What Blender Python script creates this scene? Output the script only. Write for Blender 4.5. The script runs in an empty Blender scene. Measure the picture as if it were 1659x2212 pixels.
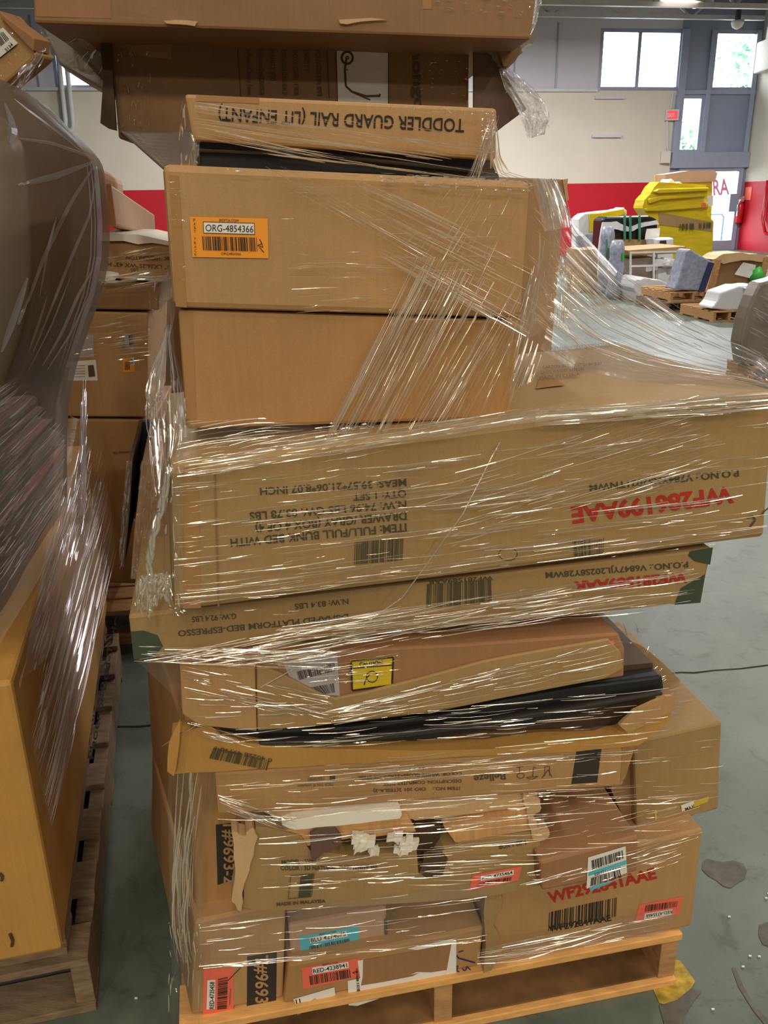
import bpy, bmesh, math, random
from mathutils import Vector, noise

# ------------------------------------------------------------------ camera, world, light, exposure
sc = bpy.context.scene
COL = sc.collection
FPX, PITCH, ROLL, EYE = 1850.0, math.radians(20.2), math.radians(0.97), 1.6
CAM = Vector((0, 0, EYE))
FWD = Vector((0, math.cos(PITCH), -math.sin(PITCH)))
_U = Vector((0, math.sin(PITCH), math.cos(PITCH)))
_X = Vector((1, 0, 0))
RGT = _X * math.cos(ROLL) - _U * math.sin(ROLL)
UPV = _U * math.cos(ROLL) + _X * math.sin(ROLL)
cd = bpy.data.cameras.new('camera')
cam = bpy.data.objects.new('camera', cd)
COL.objects.link(cam)
from mathutils import Matrix
cam.matrix_world = Matrix(((RGT.x, UPV.x, -FWD.x, CAM.x), (RGT.y, UPV.y, -FWD.y, CAM.y),
                           (RGT.z, UPV.z, -FWD.z, CAM.z), (0, 0, 0, 1)))
cd.sensor_fit = 'VERTICAL'
cd.sensor_height = 24.0
cd.lens = 24.0 * FPX / 2212.0
cd.clip_end = 200
cd.clip_start = 0.05
sc.camera = cam

vs = sc.view_settings
vs.view_transform = 'Standard'
vs.look = 'None'
vs.gamma = 1.0
vs.use_curve_mapping = False
vs.exposure = 0.0
sc.cycles.use_denoising = True
sc.cycles.transparent_max_bounces = 40
sc.cycles.max_bounces = 8
sc.cycles.sample_clamp_indirect = 6.0

world = bpy.data.worlds.new('sky')
sc.world = world
world.use_nodes = True
wb = world.node_tree.nodes['Background']
wb.inputs[0].default_value = (0.86, 0.93, 1.0, 1)
wb.inputs[1].default_value = 9.0

WARM, NEUTRAL, DAY = (1.0, 0.88, 0.70), (1.0, 0.94, 0.87), (1.0, 0.98, 0.96)
lamp_spots = [  # x, y, watts, colour of the rows of ceiling lamps, and one added by the left gap
    (-5.6, -5.2, 70, WARM), (-2.6, -5.0, 112, WARM), (0.6, -5.0, 148, WARM), (3.6, -5.2, 112, WARM), (6.6, -5.2, 70, WARM),
    (-2.6, -9.5, 145, WARM), (0.6, -9.5, 175, WARM), (3.6, -9.5, 145, WARM), (0.4, -1.6, 36, WARM), (3.4, -1.4, 50, WARM), (-1.15, 0.5, 44, WARM),  # last one is added to lighten the boxes in the left gap
    (5.2, 2.0, 170, NEUTRAL), (4.6, 6.5, 120, NEUTRAL), (-4.0, 7.0, 120, NEUTRAL), (0.5, 8.0, 100, NEUTRAL),
    (-4.0, 13.5, 150, NEUTRAL), (1.0, 13.5, 220, NEUTRAL), (6.5, 12.0, 220, NEUTRAL),
    (-4.0, 19.0, 210, NEUTRAL), (1.5, 19.5, 600, DAY), (6.5, 18.5, 560, DAY)]
for lx, ly, lw_, lcol in lamp_spots:
    ld = bpy.data.lights.new('lamp_light', 'AREA')
    ld.shape = 'RECTANGLE'
    ld.size, ld.size_y = 0.20, 1.25
    ld.energy = lw_
    ld.color = lcol
    lo = bpy.data.objects.new('lamp_light', ld)
    lo.location = (lx, ly, 5.40)
    COL.objects.link(lo)

# ------------------------------------------------------------------ helpers
random.seed(7)
RND = random.Random(11)


def ray(px, py):
    return FWD + RGT * ((px - 829.5) / FPX) - UPV * ((py - 1106.0) / FPX)


def PZ(px, py, z):
    d = ray(px, py)
    return CAM + d * ((z - EYE) / d.z)


def PY(px, py, y, tan=0.0):
    d = ray(px, py)
    return CAM + d * (y / (d.y - tan * d.x))


def s2l(v):
    v /= 255.0
    return v / 12.92 if v <= 0.04045 else ((v + 0.055) / 1.055) ** 2.4


def rgb(r, g, b):
    return (s2l(r), s2l(g), s2l(b), 1.0)


def new_mat(name):
    m = bpy.data.materials.new(name)
    m.use_nodes = True
    nt = m.node_tree
    nt.nodes.clear()
    out = nt.nodes.new('ShaderNodeOutputMaterial')
    return m, nt, out


def nd(nt, kind, **kw):
    n = nt.nodes.new('ShaderNode' + kind)
    for k, v in kw.items():
        if k.startswith('_'):
            setattr(n, k[1:], v)
        else:
            n.inputs[k.replace('__', ' ')].default_value = v
    return n


def coords(nt, scale=(1, 1, 1), kind='Object'):
    tc = nt.nodes.new('ShaderNodeTexCoord')
    mp = nt.nodes.new('ShaderNodeMapping')
    mp.inputs['Scale'].default_value = scale
    nt.links.new(tc.outputs[kind], mp.inputs[0])
    return mp.outputs[0]


def ramp(nt, src, stops):
    r = nt.nodes.new('ShaderNodeValToRGB')
    el = r.color_ramp.elements
    while len(el) < len(stops):
        el.new(0.5)
    for e, (p, c) in zip(el, stops):
        e.position = p
        e.color = c
    nt.links.new(src, r.inputs[0])
    return r.outputs[0]


def shade(c, k):
    return (min(1, c[0] * k), min(1, c[1] * k), min(1, c[2] * k), 1)


def plain(name, color, rough=0.6, spec=0.4, metallic=0.0, var=0.12, nscale=8.0, bump=0.0, bscale=60.0, stretch=(1, 1, 1), bdist=0.002):
    m, nt, out = new_mat(name)
    b = nd(nt, 'BsdfPrincipled', Roughness=rough, Metallic=metallic)
    b.inputs['Specular IOR Level'].default_value = spec
    v = coords(nt, stretch)
    n = nd(nt, 'TexNoise', Scale=nscale, Detail=5.0)
    nt.links.new(v, n.inputs['Vector'])
    col = ramp(nt, n.outputs['Fac'], [(0.3, shade(color, 1 - var)), (0.7, shade(color, 1 + var))])
    nt.links.new(col, b.inputs['Base Color'])
    if bump > 0:
        n2 = nd(nt, 'TexNoise', Scale=bscale, Detail=4.0)
        nt.links.new(v, n2.inputs['Vector'])
        bp = nd(nt, 'Bump', Strength=bump, Distance=bdist)
        nt.links.new(n2.outputs['Fac'], bp.inputs['Height'])
        nt.links.new(bp.outputs[0], b.inputs['Normal'])
    nt.links.new(b.outputs[0], out.inputs[0])
    return m


def cardboard(name, color, var=0.10, rough=0.62):
    m, nt, out = new_mat(name)
    b = nd(nt, 'BsdfPrincipled', Roughness=rough)
    b.inputs['Specular IOR Level'].default_value = 0.35
    v = coords(nt)
    big = nd(nt, 'TexNoise', Scale=3.2, Detail=5.0, Roughness=0.6)
    nt.links.new(v, big.inputs['Vector'])
    c1 = ramp(nt, big.outputs['Fac'], [(0.32, shade(color, 1 - var)), (0.68, shade(color, 1 + var))])
    vf = coords(nt, (170, 170, 5))
    fl = nd(nt, 'TexNoise', Scale=1.0, Detail=2.0)
    nt.links.new(vf, fl.inputs['Vector'])
    fine = nd(nt, 'TexNoise', Scale=420.0, Detail=3.0)
    nt.links.new(v, fine.inputs['Vector'])
    mul = nd(nt, 'MixRGB', _blend_type='MULTIPLY', Fac=1.0)
    nt.links.new(c1, mul.inputs[1])
    nt.links.new(ramp(nt, fl.outputs['Fac'], [(0.3, (0.93, 0.93, 0.93, 1)), (0.7, (1, 1, 1, 1))]), mul.inputs[2])
    mul2 = nd(nt, 'MixRGB', _blend_type='MULTIPLY', Fac=1.0)
    nt.links.new(mul.outputs[0], mul2.inputs[1])
    nt.links.new(ramp(nt, fine.outputs['Fac'], [(0.35, (0.92, 0.91, 0.9, 1)), (0.6, (1, 1, 1, 1))]), mul2.inputs[2])
    nt.links.new(mul2.outputs[0], b.inputs['Base Color'])
    bp = nd(nt, 'Bump', Strength=0.25, Distance=0.0015)
    nt.links.new(fl.outputs['Fac'], bp.inputs['Height'])
    bp2 = nd(nt, 'Bump', Strength=0.35, Distance=0.012)
    nt.links.new(big.outputs['Fac'], bp2.inputs['Height'])
    nt.links.new(bp.outputs[0], bp2.inputs['Normal'])
    nt.links.new(bp2.outputs[0], b.inputs['Normal'])
    nt.links.new(b.outputs[0], out.inputs[0])
    return m


def film_mat(name, tint=(1, 1, 1, 1), gloss=0.10, haze=0.04, su=3.0, sv=160.0, bump=0.5, rough=0.10, edge=0.35):
    m, nt, out = new_mat(name)
    v = coords(nt, (su, sv, 1), 'UV')
    n = nd(nt, 'TexNoise', Scale=1.0, Detail=3.0, Roughness=0.55)
    nt.links.new(v, n.inputs['Vector'])
    bp = nd(nt, 'Bump', Strength=bump, Distance=0.006)
    nt.links.new(n.outputs['Fac'], bp.inputs['Height'])
    tr = nd(nt, 'BsdfTransparent', Color=tint)
    gl = nd(nt, 'BsdfGlossy', Roughness=rough, Color=(0.95, 0.95, 0.95, 1))
    nt.links.new(bp.outputs[0], gl.inputs['Normal'])
    df = nd(nt, 'BsdfDiffuse', Color=(0.9, 0.9, 0.9, 1))
    nt.links.new(bp.outputs[0], df.inputs['Normal'])
    lw = nd(nt, 'LayerWeight', Blend=0.35)
    ma = nd(nt, 'Math', _operation='MULTIPLY_ADD')
    nt.links.new(lw.outputs['Facing'], ma.inputs[0])
    ma.inputs[1].default_value = edge
    ma.inputs[2].default_value = gloss
    m1 = nd(nt, 'MixShader', Fac=haze)
    nt.links.new(tr.outputs[0], m1.inputs[1])
    nt.links.new(df.outputs[0], m1.inputs[2])
    m2 = nd(nt, 'MixShader')
    nt.links.new(ma.outputs[0], m2.inputs[0])
    nt.links.new(m1.outputs[0], m2.inputs[1])
    nt.links.new(gl.outputs[0], m2.inputs[2])
    nt.links.new(m2.outputs[0], out.inputs[0])
    return m


def fold_mat(name, color, clear=0.26, gloss=0.82, rough=0.21):
    m, nt, out = new_mat(name)
    tr = nd(nt, 'BsdfTransparent')
    gl = nd(nt, 'BsdfGlossy', Roughness=rough, Color=color)
    df = nd(nt, 'BsdfDiffuse', Color=color)
    m1 = nd(nt, 'MixShader', Fac=gloss)
    nt.links.new(df.outputs[0], m1.inputs[1])
    nt.links.new(gl.outputs[0], m1.inputs[2])
    m2 = nd(nt, 'MixShader', Fac=clear)
    nt.links.new(m1.outputs[0], m2.inputs[1])
    nt.links.new(tr.outputs[0], m2.inputs[2])
    nt.links.new(m2.outputs[0], out.inputs[0])
    return m


def wloc(o):
    p = Vector((0, 0, 0))
    while o:
        p += Vector(o.location)
        o = o.parent
    return p


def thing(name, label, cat, loc, group=None):
    o = bpy.data.objects.new(name, None)
    o.empty_display_size = 0.1
    COL.objects.link(o)
    o.location = loc
    o['label'] = label
    o['category'] = cat
    if group:
        o['group'] = group
    return o


def mk(name, verts, faces, mats, parent=None, smooth=False, midx=None, uvs=None, bevel=0.0, kind=None, label=None):
    """verts are in world coordinates; the object keeps its parent's origin"""
    me = bpy.data.meshes.new(name)
    off = wloc(parent) if parent else Vector((0, 0, 0))
    me.from_pydata([tuple(Vector(v) - off) for v in verts], [], faces)
    if not isinstance(mats, (list, tuple)):
        mats = [mats]
    for m in mats:
        me.materials.append(m)
    if midx:
        me.polygons.foreach_set('material_index', midx)
    if smooth:
        me.polygons.foreach_set('use_smooth', [True] * len(me.polygons))
    if uvs:
        ul = me.uv_layers.new(name='uv')
        k = 0
        for p in me.polygons:
            for vi in p.vertices:
                ul.data[k].uv = uvs[vi]
                k += 1
    me.update()
    o = bpy.data.objects.new(name, me)
    COL.objects.link(o)
    if parent:
        o.parent = parent
    if bevel:
        bm = o.modifiers.new('bevel', 'BEVEL')
        bm.width = bevel
        bm.segments = 2
        bm.limit_method = 'ANGLE'
        bm.angle_limit = math.radians(40)
    if kind:
        o['kind'] = kind
    if label:
        o['label'] = label
    return o


def fix_normals(o):
    bm = bmesh.new()
    bm.from_mesh(o.data)
    bmesh.ops.recalc_face_normals(bm, faces=bm.faces)
    bm.to_mesh(o.data)
    bm.free()
    return o


BOXF = [(0, 3, 2, 1), (4, 5, 6, 7), (0, 1, 5, 4), (1, 2, 6, 5), (2, 3, 7, 6), (3, 0, 4, 7)]


class MB:
    """collects boxes, tubes and quads into one mesh"""
    def __init__(s):
        s.v, s.f, s.m = [], [], []

    def add(s, vs_, fs_, m=0):
        k = len(s.v)
        s.v += [Vector(p) for p in vs_]
        for f in fs_:
            s.f.append(tuple(i + k for i in f))
            s.m.append(m)

    def hexa(s, a, b, m=0):                      # two quads, a in front of b
        s.add(list(a) + list(b), BOXF, m)

    def box(s, c, size, ax=None, m=0):
        c = Vector(c)
        x, y, z = ax if ax else (Vector((1, 0, 0)), Vector((0, 1, 0)), Vector((0, 0, 1)))
        hx, hy, hz = x * size[0] / 2, y * size[1] / 2, z * size[2] / 2
        s.add([c - hx - hy - hz, c + hx - hy - hz, c + hx + hy - hz, c - hx + hy - hz,
               c - hx - hy + hz, c + hx - hy + hz, c + hx + hy + hz, c - hx + hy + hz], BOXF, m)

    def bar(s, a, b, w, h, m=0, up=Vector((0, 0, 1))):
        a, b = Vector(a), Vector(b)
        d = (b - a)
        L = d.length
        d.normalize()
        x = d.cross(up)
        if x.length < 1e-4:
            x = Vector((1, 0, 0))
        x.normalize()
        s.box((a + b) / 2, (L, w, h), (d, x, x.cross(d)), m)

    def tube(s, pts, r, n=8, m=0, rads=None):
        pts = [Vector(p) for p in pts]
        k = len(s.v)
        for i, p in enumerate(pts):
            d = (pts[min(i + 1, len(pts) - 1)] - pts[max(i - 1, 0)]).normalized()
            x = d.cross(Vector((0.13, 0.27, 0.95)))
            if x.length < 1e-3:
                x = d.cross(Vector((1, 0, 0)))
            x.normalize()
            y = d.cross(x)
            rr = rads[i] if rads else r
            for j in range(n):
                a = 2 * math.pi * j / n
                s.v.append(p + x * math.cos(a) * rr + y * math.sin(a) * rr)
        for i in range(len(pts) - 1):
            for j in range(n):
                q = (j + 1) % n
                s.f.append((k + i * n + j, k + i * n + q, k + i * n + n + q, k + i * n + n + j))
                s.m.append(m)
        s.f.append(tuple(k + j for j in range(n)))
        s.m.append(m)
        e = k + (len(pts) - 1) * n
        s.f.append(tuple(e + j for j in range(n)))
        s.m.append(m)

    def build(s, name, mats, parent=None, smooth=False, bevel=0.0, kind=None, label=None):
        o = mk(name, s.v, s.f, mats, parent, smooth, s.m, None, bevel, kind, label)
        return fix_normals(o)


class Face:
    """a vertical face Y = D + tan * X of a box, with the box's own dents"""
    def __init__(s, D, tan, amp=0.0015, seed=0.0):
        s.D, s.tan, s.amp, s.seed = D, tan, amp, seed
        s.n = Vector((tan, -1, 0)).normalized()

    def dent(s, p):
        return s.amp * noise.noise(Vector((p.x * 7 + s.seed, p.y * 7, p.z * 7)))

    def raw(s, px, py, off=0.0):
        return PY(px, py, s.D, s.tan) + s.n * off

    def pt(s, px, py, off=0.0012):
        p = s.raw(px, py)
        return p + s.n * (s.dent(p) + off)


def fy(face, px, z=0.0):
    """photo row where a face reaches height z"""
    lo, hi = 200.0, 2600.0
    for _ in range(40):
        m_ = (lo + hi) / 2
        if face.raw(px, m_).z > z:
            lo = m_
        else:
            hi = m_
    return lo


def lerp2(c, u, v):
    """bilinear in a px quad TL,TR,BR,BL"""
    (x0, y0), (x1, y1), (x2, y2), (x3, y3) = c
    return ((1 - v) * ((1 - u) * x0 + u * x1) + v * ((1 - u) * x3 + u * x2),
            (1 - v) * ((1 - u) * y0 + u * y1) + v * ((1 - u) * y3 + u * y2))


def carton_body(name, face, quad, depth, mat, parent, N=10, left=0.0, right=0.0, back_drop=0.0, bevel=0.006, crush=0.0):
    """a closed cardboard body: front quad in photo px, straight back by depth"""
    nrm = face.n
    sidev = Vector((-nrm.y, nrm.x, 0))
    M = 6
    v, f = [], []
    idx = {}
    for i in range(N + 1):
        for j in range(N + 1):
            for k in range(M + 1):
                if 0 < i < N and 0 < j < N and 0 < k < M:
                    continue
                u, w, t = i / N, j / N, k / M
                p = face.raw(*lerp2(quad, u, w))
                d = face.dent(p)
                q = p - nrm * depth * t + sidev * ((left * (1 - u) + right * u) * t) + Vector((0, 0, -back_drop * t))
                if k == 0:
                    q = q + nrm * d
                else:
                    nn = noise.noise_vector(Vector((q.x * 5 + face.seed, q.y * 5, q.z * 5)))
                    q = q + nn * face.amp * 1.5
                    if 0 < k:
                        q = q + nrm * d * (1 - t)
                idx[(i, j, k)] = len(v)
                v.append(q)

    def quadf(a, b, c, d):
        f.append((idx[a], idx[b], idx[c], idx[d]))
    for i in range(N):
        for j in range(N):
            quadf((i, j, 0), (i, j + 1, 0), (i + 1, j + 1, 0), (i + 1, j, 0))
            quadf((i, j, M), (i + 1, j, M), (i + 1, j + 1, M), (i, j + 1, M))
    for i in range(N):
        for k in range(M):
            quadf((i, 0, k), (i + 1, 0, k), (i + 1, 0, k + 1), (i, 0, k + 1))
            quadf((i, N, k), (i, N, k + 1), (i + 1, N, k + 1), (i + 1, N, k))
            quadf((0, i, k), (0, i, k + 1), (0, i + 1, k + 1), (0, i + 1, k))
            quadf((N, i, k), (N, i + 1, k), (N, i + 1, k + 1), (N, i, k + 1))
    o = mk(name, v, f, mat, parent, smooth=False, bevel=bevel)
    return fix_normals(o)


def base_of(face, quad, depth):
    a, b = face.raw(*quad[3]), face.raw(*quad[2])
    c = (a + b) / 2 - face.n * depth / 2
    return Vector((c.x, c.y, min(a.z, b.z)))


def carton(label, face, quad, depth, mat, name='cardboard_box', cat='box', group=None, **kw):
    root = thing(name, label, cat, base_of(face, quad, depth), group)
    carton_body('carton_body', face, quad, depth, mat, root, **kw)
    return root


def prism(name, face, poly, depth, mat, parent, off=0.0, sub=1, wob=0.0, bevel=0.0, label=None):
    """extrude a px outline straight back from a face"""
    pts = []
    for i in range(len(poly)):
        a, b = poly[i], poly[(i + 1) % len(poly)]
        for k in range(sub):
            t = k / sub
            j = 0 if k == 0 else wob
            pts.append((a[0] + (b[0] - a[0]) * t + RND.uniform(-j, j), a[1] + (b[1] - a[1]) * t + RND.uniform(-j, j)))
    fr = [face.raw(x, y, off) for x, y in pts]
    bk = [p - face.n * depth for p in fr]
    n = len(fr)
    fs = [tuple(range(n)), tuple(range(2 * n - 1, n - 1, -1))]
    for i in range(n):
        j = (i + 1) % n
        fs.append((i, i + n, j + n, j))
    o = mk(name, fr + bk, fs, mat, parent, bevel=bevel, label=label)
    bm = bmesh.new()
    bm.from_mesh(o.data)
    bmesh.ops.triangulate(bm, faces=[g for g in bm.faces if len(g.verts) > 4])
    bmesh.ops.recalc_face_normals(bm, faces=bm.faces)
    bm.to_mesh(o.data)
    bm.free()
    return o


def patch_quad(name, face, quad, mat, parent, off=0.0008, nu=8, nv=4, label=None):
    """a thin paper or tape piece lying on a face"""
    v, f = [], []
    for j in range(nv + 1):
        for i in range(nu + 1):
            v.append(face.pt(*lerp2(quad, i / nu, j / nv), off))
    for j in range(nv):
        for i in range(nu):
            a = j * (nu + 1) + i
            f.append((a, a + nu + 1, a + nu + 2, a + 1))
    return mk(name, v, f, mat, parent, label=label)


def poly_patch(name, face, poly, mat, parent, off=0.0008, label=None):
    v = [face.pt(x, y, off) for x, y in poly]
    o = mk(name, v, [tuple(range(len(v)))], mat, parent, label=label)
    bm = bmesh.new()
    bm.from_mesh(o.data)
    bmesh.ops.triangulate(bm, faces=bm.faces)
    bm.to_mesh(o.data)
    bm.free()
    return o


_glyphs = {}


def glyph_mesh(s, bold):
    if (s, bold) not in _glyphs:
        cu = bpy.data.curves.new('lettering', 'FONT')
        cu.body = s
        cu.size = 1.0
        cu.resolution_u = 3
        cu.offset = bold
        ob = bpy.data.objects.new('lettering', cu)
        COL.objects.link(ob)
        dg = bpy.context.evaluated_depsgraph_get()
        dg.update()
        me = bpy.data.meshes.new_from_object(ob.evaluated_get(dg))
        vv = [(v.co.x, v.co.y) for v in me.vertices]
        ff = [tuple(p.vertices) for p in me.polygons]
        bpy.data.objects.remove(ob)
        bpy.data.curves.remove(cu)
        bpy.data.meshes.remove(me)
        _glyphs[(s, bold)] = (vv, ff)
    return _glyphs[(s, bold)]


class Ink:
    """printing on a face: letters, bars, lines and dots, flushed to one mesh"""
    def __init__(s, face, off=0.0016):
        s.face, s.off, s.v, s.f = face, off, [], []

    def text(s, body, a, b, h, bold=0.012, clip=None):
        vv, ff = glyph_mesh(body, bold)
        if not vv:
            return s
        x0 = min(p[0] for p in vv)
        x1 = max(p[0] for p in vv)
        dx, dy = b[0] - a[0], b[1] - a[1]
        L = math.hypot(dx, dy)
        ux, uy = dy / L, -dx / L
        k = len(s.v)
        for x, y in vv:
            t = (x - x0) / (x1 - x0)
            q = y / 0.72 * h
            s.v.append(s.face.pt(a[0] + dx * t + ux * q, a[1] + dy * t + uy * q, s.off))
        s.f += [tuple(i + k for i in g) for g in ff]
        return s

    def quad(s, c):
        k = len(s.v)
        s.v += [s.face.pt(x, y, s.off) for x, y in c]
        s.f.append((k, k + 1, k + 2, k + 3))
        return s

    def line(s, a, b, w):
        dx, dy = b[0] - a[0], b[1] - a[1]
        L = math.hypot(dx, dy) or 1
        nx, ny = -dy / L * w / 2, dx / L * w / 2
        return s.quad([(a[0] + nx, a[1] + ny), (b[0] + nx, b[1] + ny), (b[0] - nx, b[1] - ny), (a[0] - nx, a[1] - ny)])

    def stroke(s, pts, w):
        for a, b in zip(pts, pts[1:]):
            s.line(a, b, w)
        return s

    def ring(s, c, r, w, n=22, sq=1.0):
        p = [(c[0] + r * math.cos(2 * math.pi * i / n), c[1] + r * sq * math.sin(2 * math.pi * i / n)) for i in range(n + 1)]
        return s.stroke(p, w)

    def frame(s, c, w):
        return s.stroke(list(c) + [c[0]], w)

    def bars(s, quad, n=34, seed=1):
        """bar code: bars run down the v direction of the px quad"""
        r = random.Random(seed)
        ws = [r.choice((1, 1, 1, 2, 2, 3)) for _ in range(2 * n)]
        T = float(sum(ws))
        x = 0.0
        for i, w in enumerate(ws):
            if i % 2 == 0:
                u0, u1 = x / T, (x + w) / T
                s.quad([lerp2(quad, u0, 0), lerp2(quad, u1, 0), lerp2(quad, u1, 1), lerp2(quad, u0, 1)])
            x += w
        return s

    def scribble(s, a, b, h, seed=1, w=1.5):
        r = random.Random(seed)
        n = int(math.hypot(b[0] - a[0], b[1] - a[1]) / 4)
        pts = [(a[0] + (b[0] - a[0]) * i / n, a[1] + (b[1] - a[1]) * i / n + r.uniform(-h, h) / 2) for i in range(n + 1)]
        return s.stroke(pts, w)

    def flush(s, parent, mat, name='printing', label=None):
        if s.v:
            mk(name, s.v, s.f, mat, parent, label=label)


class Film:
    """clear stretch film: sheets (slot 0) and the pulled folds in them (slot 1)"""
    def __init__(s):
        s.v, s.f, s.m, s.uv = [], [], [], []

    def sheet(s, P, nu=24, nv=12, amp=0.004, fu=2.0, fv=26.0, seed=0.0, lu=1.0, lv=1.0):
        k = len(s.v)
        for j in range(nv + 1):
            for i in range(nu + 1):
                u, v = i / nu, j / nv
                p, n = P(u, v)
                e = min(1.0, 6 * min(u, 1 - u) + 0.2)
                p = p + n * amp * e * noise.noise(Vector((u * fu + seed, v * fv, seed)))
                s.v.append(p)
                s.uv.append((u * lu + seed, v * lv))
        for j in range(nv):
            for i in range(nu):
                a = k + j * (nu + 1) + i
                s.f.append((a, a + 1, a + nu + 2, a + nu + 1))
                s.m.append(0)

    def strand(s, P, u0, v0, u1, v1, w, h=0.6, seg=5, off=0.0012, wob=0.0, seed=0.0, bow=0.0):
        k = len(s.v)
        q_len = (P(u1, v1)[0] - P(u0, v0)[0]).length if bow else 0.0
        du, dv = (u1 - u0), (v1 - v0)
        for i in range(seg + 1):
            t = i / seg
            vv = v0 + dv * t + wob * noise.noise(Vector((t * 3 + seed, seed * 1.7, 0.3)))
            p, n = P(u0 + du * t, vv)
            q, _ = P(u0 + du * (t + 0.02), vv + dv * 0.02)
            d = (q - p)
            if d.length < 1e-9:
                d = Vector((1, 0, 0))
            d.normalize()
            a = n.cross(d)
            a.normalize()
            prof = math.sin(math.pi * (0.06 + 0.88 * t)) ** 0.6
            hw = w * 0.5 * prof
            c = p + n * (off + bow * (q_len if q_len else 0) * math.sin(math.pi * t))
            s.v += [c - a * hw, c + n * (h * w * prof), c + a * hw]
            s.uv += [(0, 0)] * 3
        for i in range(seg):
            b = k + i * 3
            s.f += [(b, b + 1, b + 4, b + 3), (b + 1, b + 2, b + 5, b + 4)]
            s.m += [1, 1]

    def streaks(s, P, n, lu=(0.1, 0.4), w=(0.0005, 0.0014), dv=0.0, jit=0.01, u=(0, 1), v=(0, 1), seed=1, wob=0.004, rows=None, off=(0.0008, 0.004), bow=0.06):
        """n folds along u; rows packs them into that many bands"""
        r = random.Random(seed)
        bands = [r.uniform(*v) for _ in range(rows)] if rows else None
        for i in range(n):
            L = r.uniform(*lu)
            if r.random() < 0.25:
                L *= 0.4
            a = r.uniform(u[0] - 0.3 * L, u[1] - 0.7 * L)
            b = min(u[1], a + L)
            a = max(u[0], a)
            if bands:
                v0 = min(v[1], max(v[0], r.choice(bands) + r.gauss(0, 0.012)))
            else:
                v0 = r.uniform(*v)
            v1 = v0 + dv * (b - a) + r.uniform(-jit, jit)
            ww = 1.35 * (w[0] + (w[1] - w[0]) * r.random() ** 2.2)
            s.strand(P, a, v0, b, v1, ww, h=r.uniform(0.3, 0.8), off=r.uniform(*off), wob=wob, seed=r.uniform(0, 90), bow=bow * r.random())

    def crumple(s, P, n, L=0.05, w=(0.001, 0.003), u=(0, 1), v=(0, 1), seed=3, bias=None):
        r = random.Random(seed)
        for i in range(n):
            a = r.uniform(0, 2 * math.pi) if bias is None else bias + r.gauss(0, 0.5)
            l = L * r.uniform(0.3, 1.0)
            u0, v0 = r.uniform(*u), r.uniform(*v)
            s.strand(P, u0, v0, u0 + l * math.cos(a), v0 + l * math.sin(a), r.uniform(*w), h=r.uniform(0.3, 1.0), seg=4,
                     wob=0.01, seed=r.uniform(0, 90), off=r.uniform(0.001, 0.006))

    def flush(s, parent, mats, name='film_layer', label=None):
        return mk(name, s.v, s.f, mats, parent, smooth=False, midx=s.m, uvs=s.uv, label=label)


def on_face(face, quad, off=0.004):
    n = face.n

    def P(u, v):
        return face.raw(*lerp2(quad, u, v)) + n * off, n
    return P


def between(c00, c10, c11, c01, bulge=0.0, toward=None):
    """a sheet hung between four points (u along the first pair)"""
    c00, c10, c11, c01 = map(Vector, (c00, c10, c11, c01))
    n = (c10 - c00).cross(c01 - c00)
    n.normalize()
    t = toward if toward is not None else CAM - c00
    if n.dot(t) < 0:
        n = -n

    def P(u, v):
        p = (1 - v) * ((1 - u) * c00 + u * c10) + v * ((1 - u) * c01 + u * c11)
        return p + n * bulge * 4 * u * (1 - u), n
    return P


def curves(A, B, n):
    """a sheet between two polylines of points: u runs from A to B, v along them"""
    A = [Vector(p) for p in A]
    B = [Vector(p) for p in B]
    n = Vector(n)

    def at(L, t):
        x = max(0.0, min(0.9999, t)) * (len(L) - 1)
        i = int(x)
        return L[i].lerp(L[i + 1], x - i)

    def P(u, v):
        return at(A, v).lerp(at(B, v), u), n
    return P

# ------------------------------------------------------------------ materials
M = {}
M['wall_white'] = plain('painted_block', rgb(214, 207, 192), 0.7, 0.3, var=0.03, nscale=1.5, bump=0.2, bscale=30)
M['wall_red'] = plain('red_block', rgb(190, 22, 40), 0.55, 0.4, var=0.04, nscale=1.5)
M['panel_grey'] = plain('grey_panel', rgb(206, 203, 212), 0.6, 0.3, var=0.03, nscale=0.6)
M['panel_blue'] = plain('blue_grey_panel', rgb(138, 147, 168), 0.5, 0.4, var=0.04, nscale=0.8)
M['frame_metal'] = plain('window_frame_metal', rgb(150, 158, 178), 0.4, 0.5, var=0.05)
M['steel'] = plain('painted_steel', rgb(204, 207, 208), 0.5, 0.5, var=0.06)
M['wall_dim'] = plain('dim_wall', rgb(104, 98, 92), 0.7, 0.3, var=0.05)
M['deck'] = plain('roof_deck', rgb(70, 72, 74), 0.6, 0.3, var=0.1)
M['wood'] = plain('pallet_wood', rgb(180, 138, 92), 0.75, 0.25, var=0.22, nscale=5, bump=0.4, bscale=30, stretch=(3, 12, 12))
M['wood_pale'] = plain('fresh_pallet_wood', rgb(226, 172, 104), 0.75, 0.25, var=0.16, nscale=5, bump=0.3, bscale=30, stretch=(3, 12, 12))
M['wood_old'] = plain('weathered_pallet_wood', rgb(132, 110, 88), 0.85, 0.2, var=0.28, nscale=6, bump=0.5, bscale=40, stretch=(3, 12, 12))
M['wood_dark'] = plain('stained_deck_wood', rgb(128, 96, 62), 0.8, 0.2, var=0.45, nscale=9, bump=0.4, bscale=40)
M['kraft'] = cardboard('kraft_board', rgb(182, 143, 96))
M['kraft_warm'] = cardboard('warm_kraft_board', rgb(178, 136, 86))
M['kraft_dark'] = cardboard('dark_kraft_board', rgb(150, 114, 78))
M['kraft_olive'] = cardboard('dull_kraft_board', rgb(168, 138, 92))
M['kraft_pink'] = cardboard('pinkish_kraft_board', rgb(188, 152, 122))
M['kraft_red'] = cardboard('reddish_kraft_board', rgb(160, 118, 82))
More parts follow.
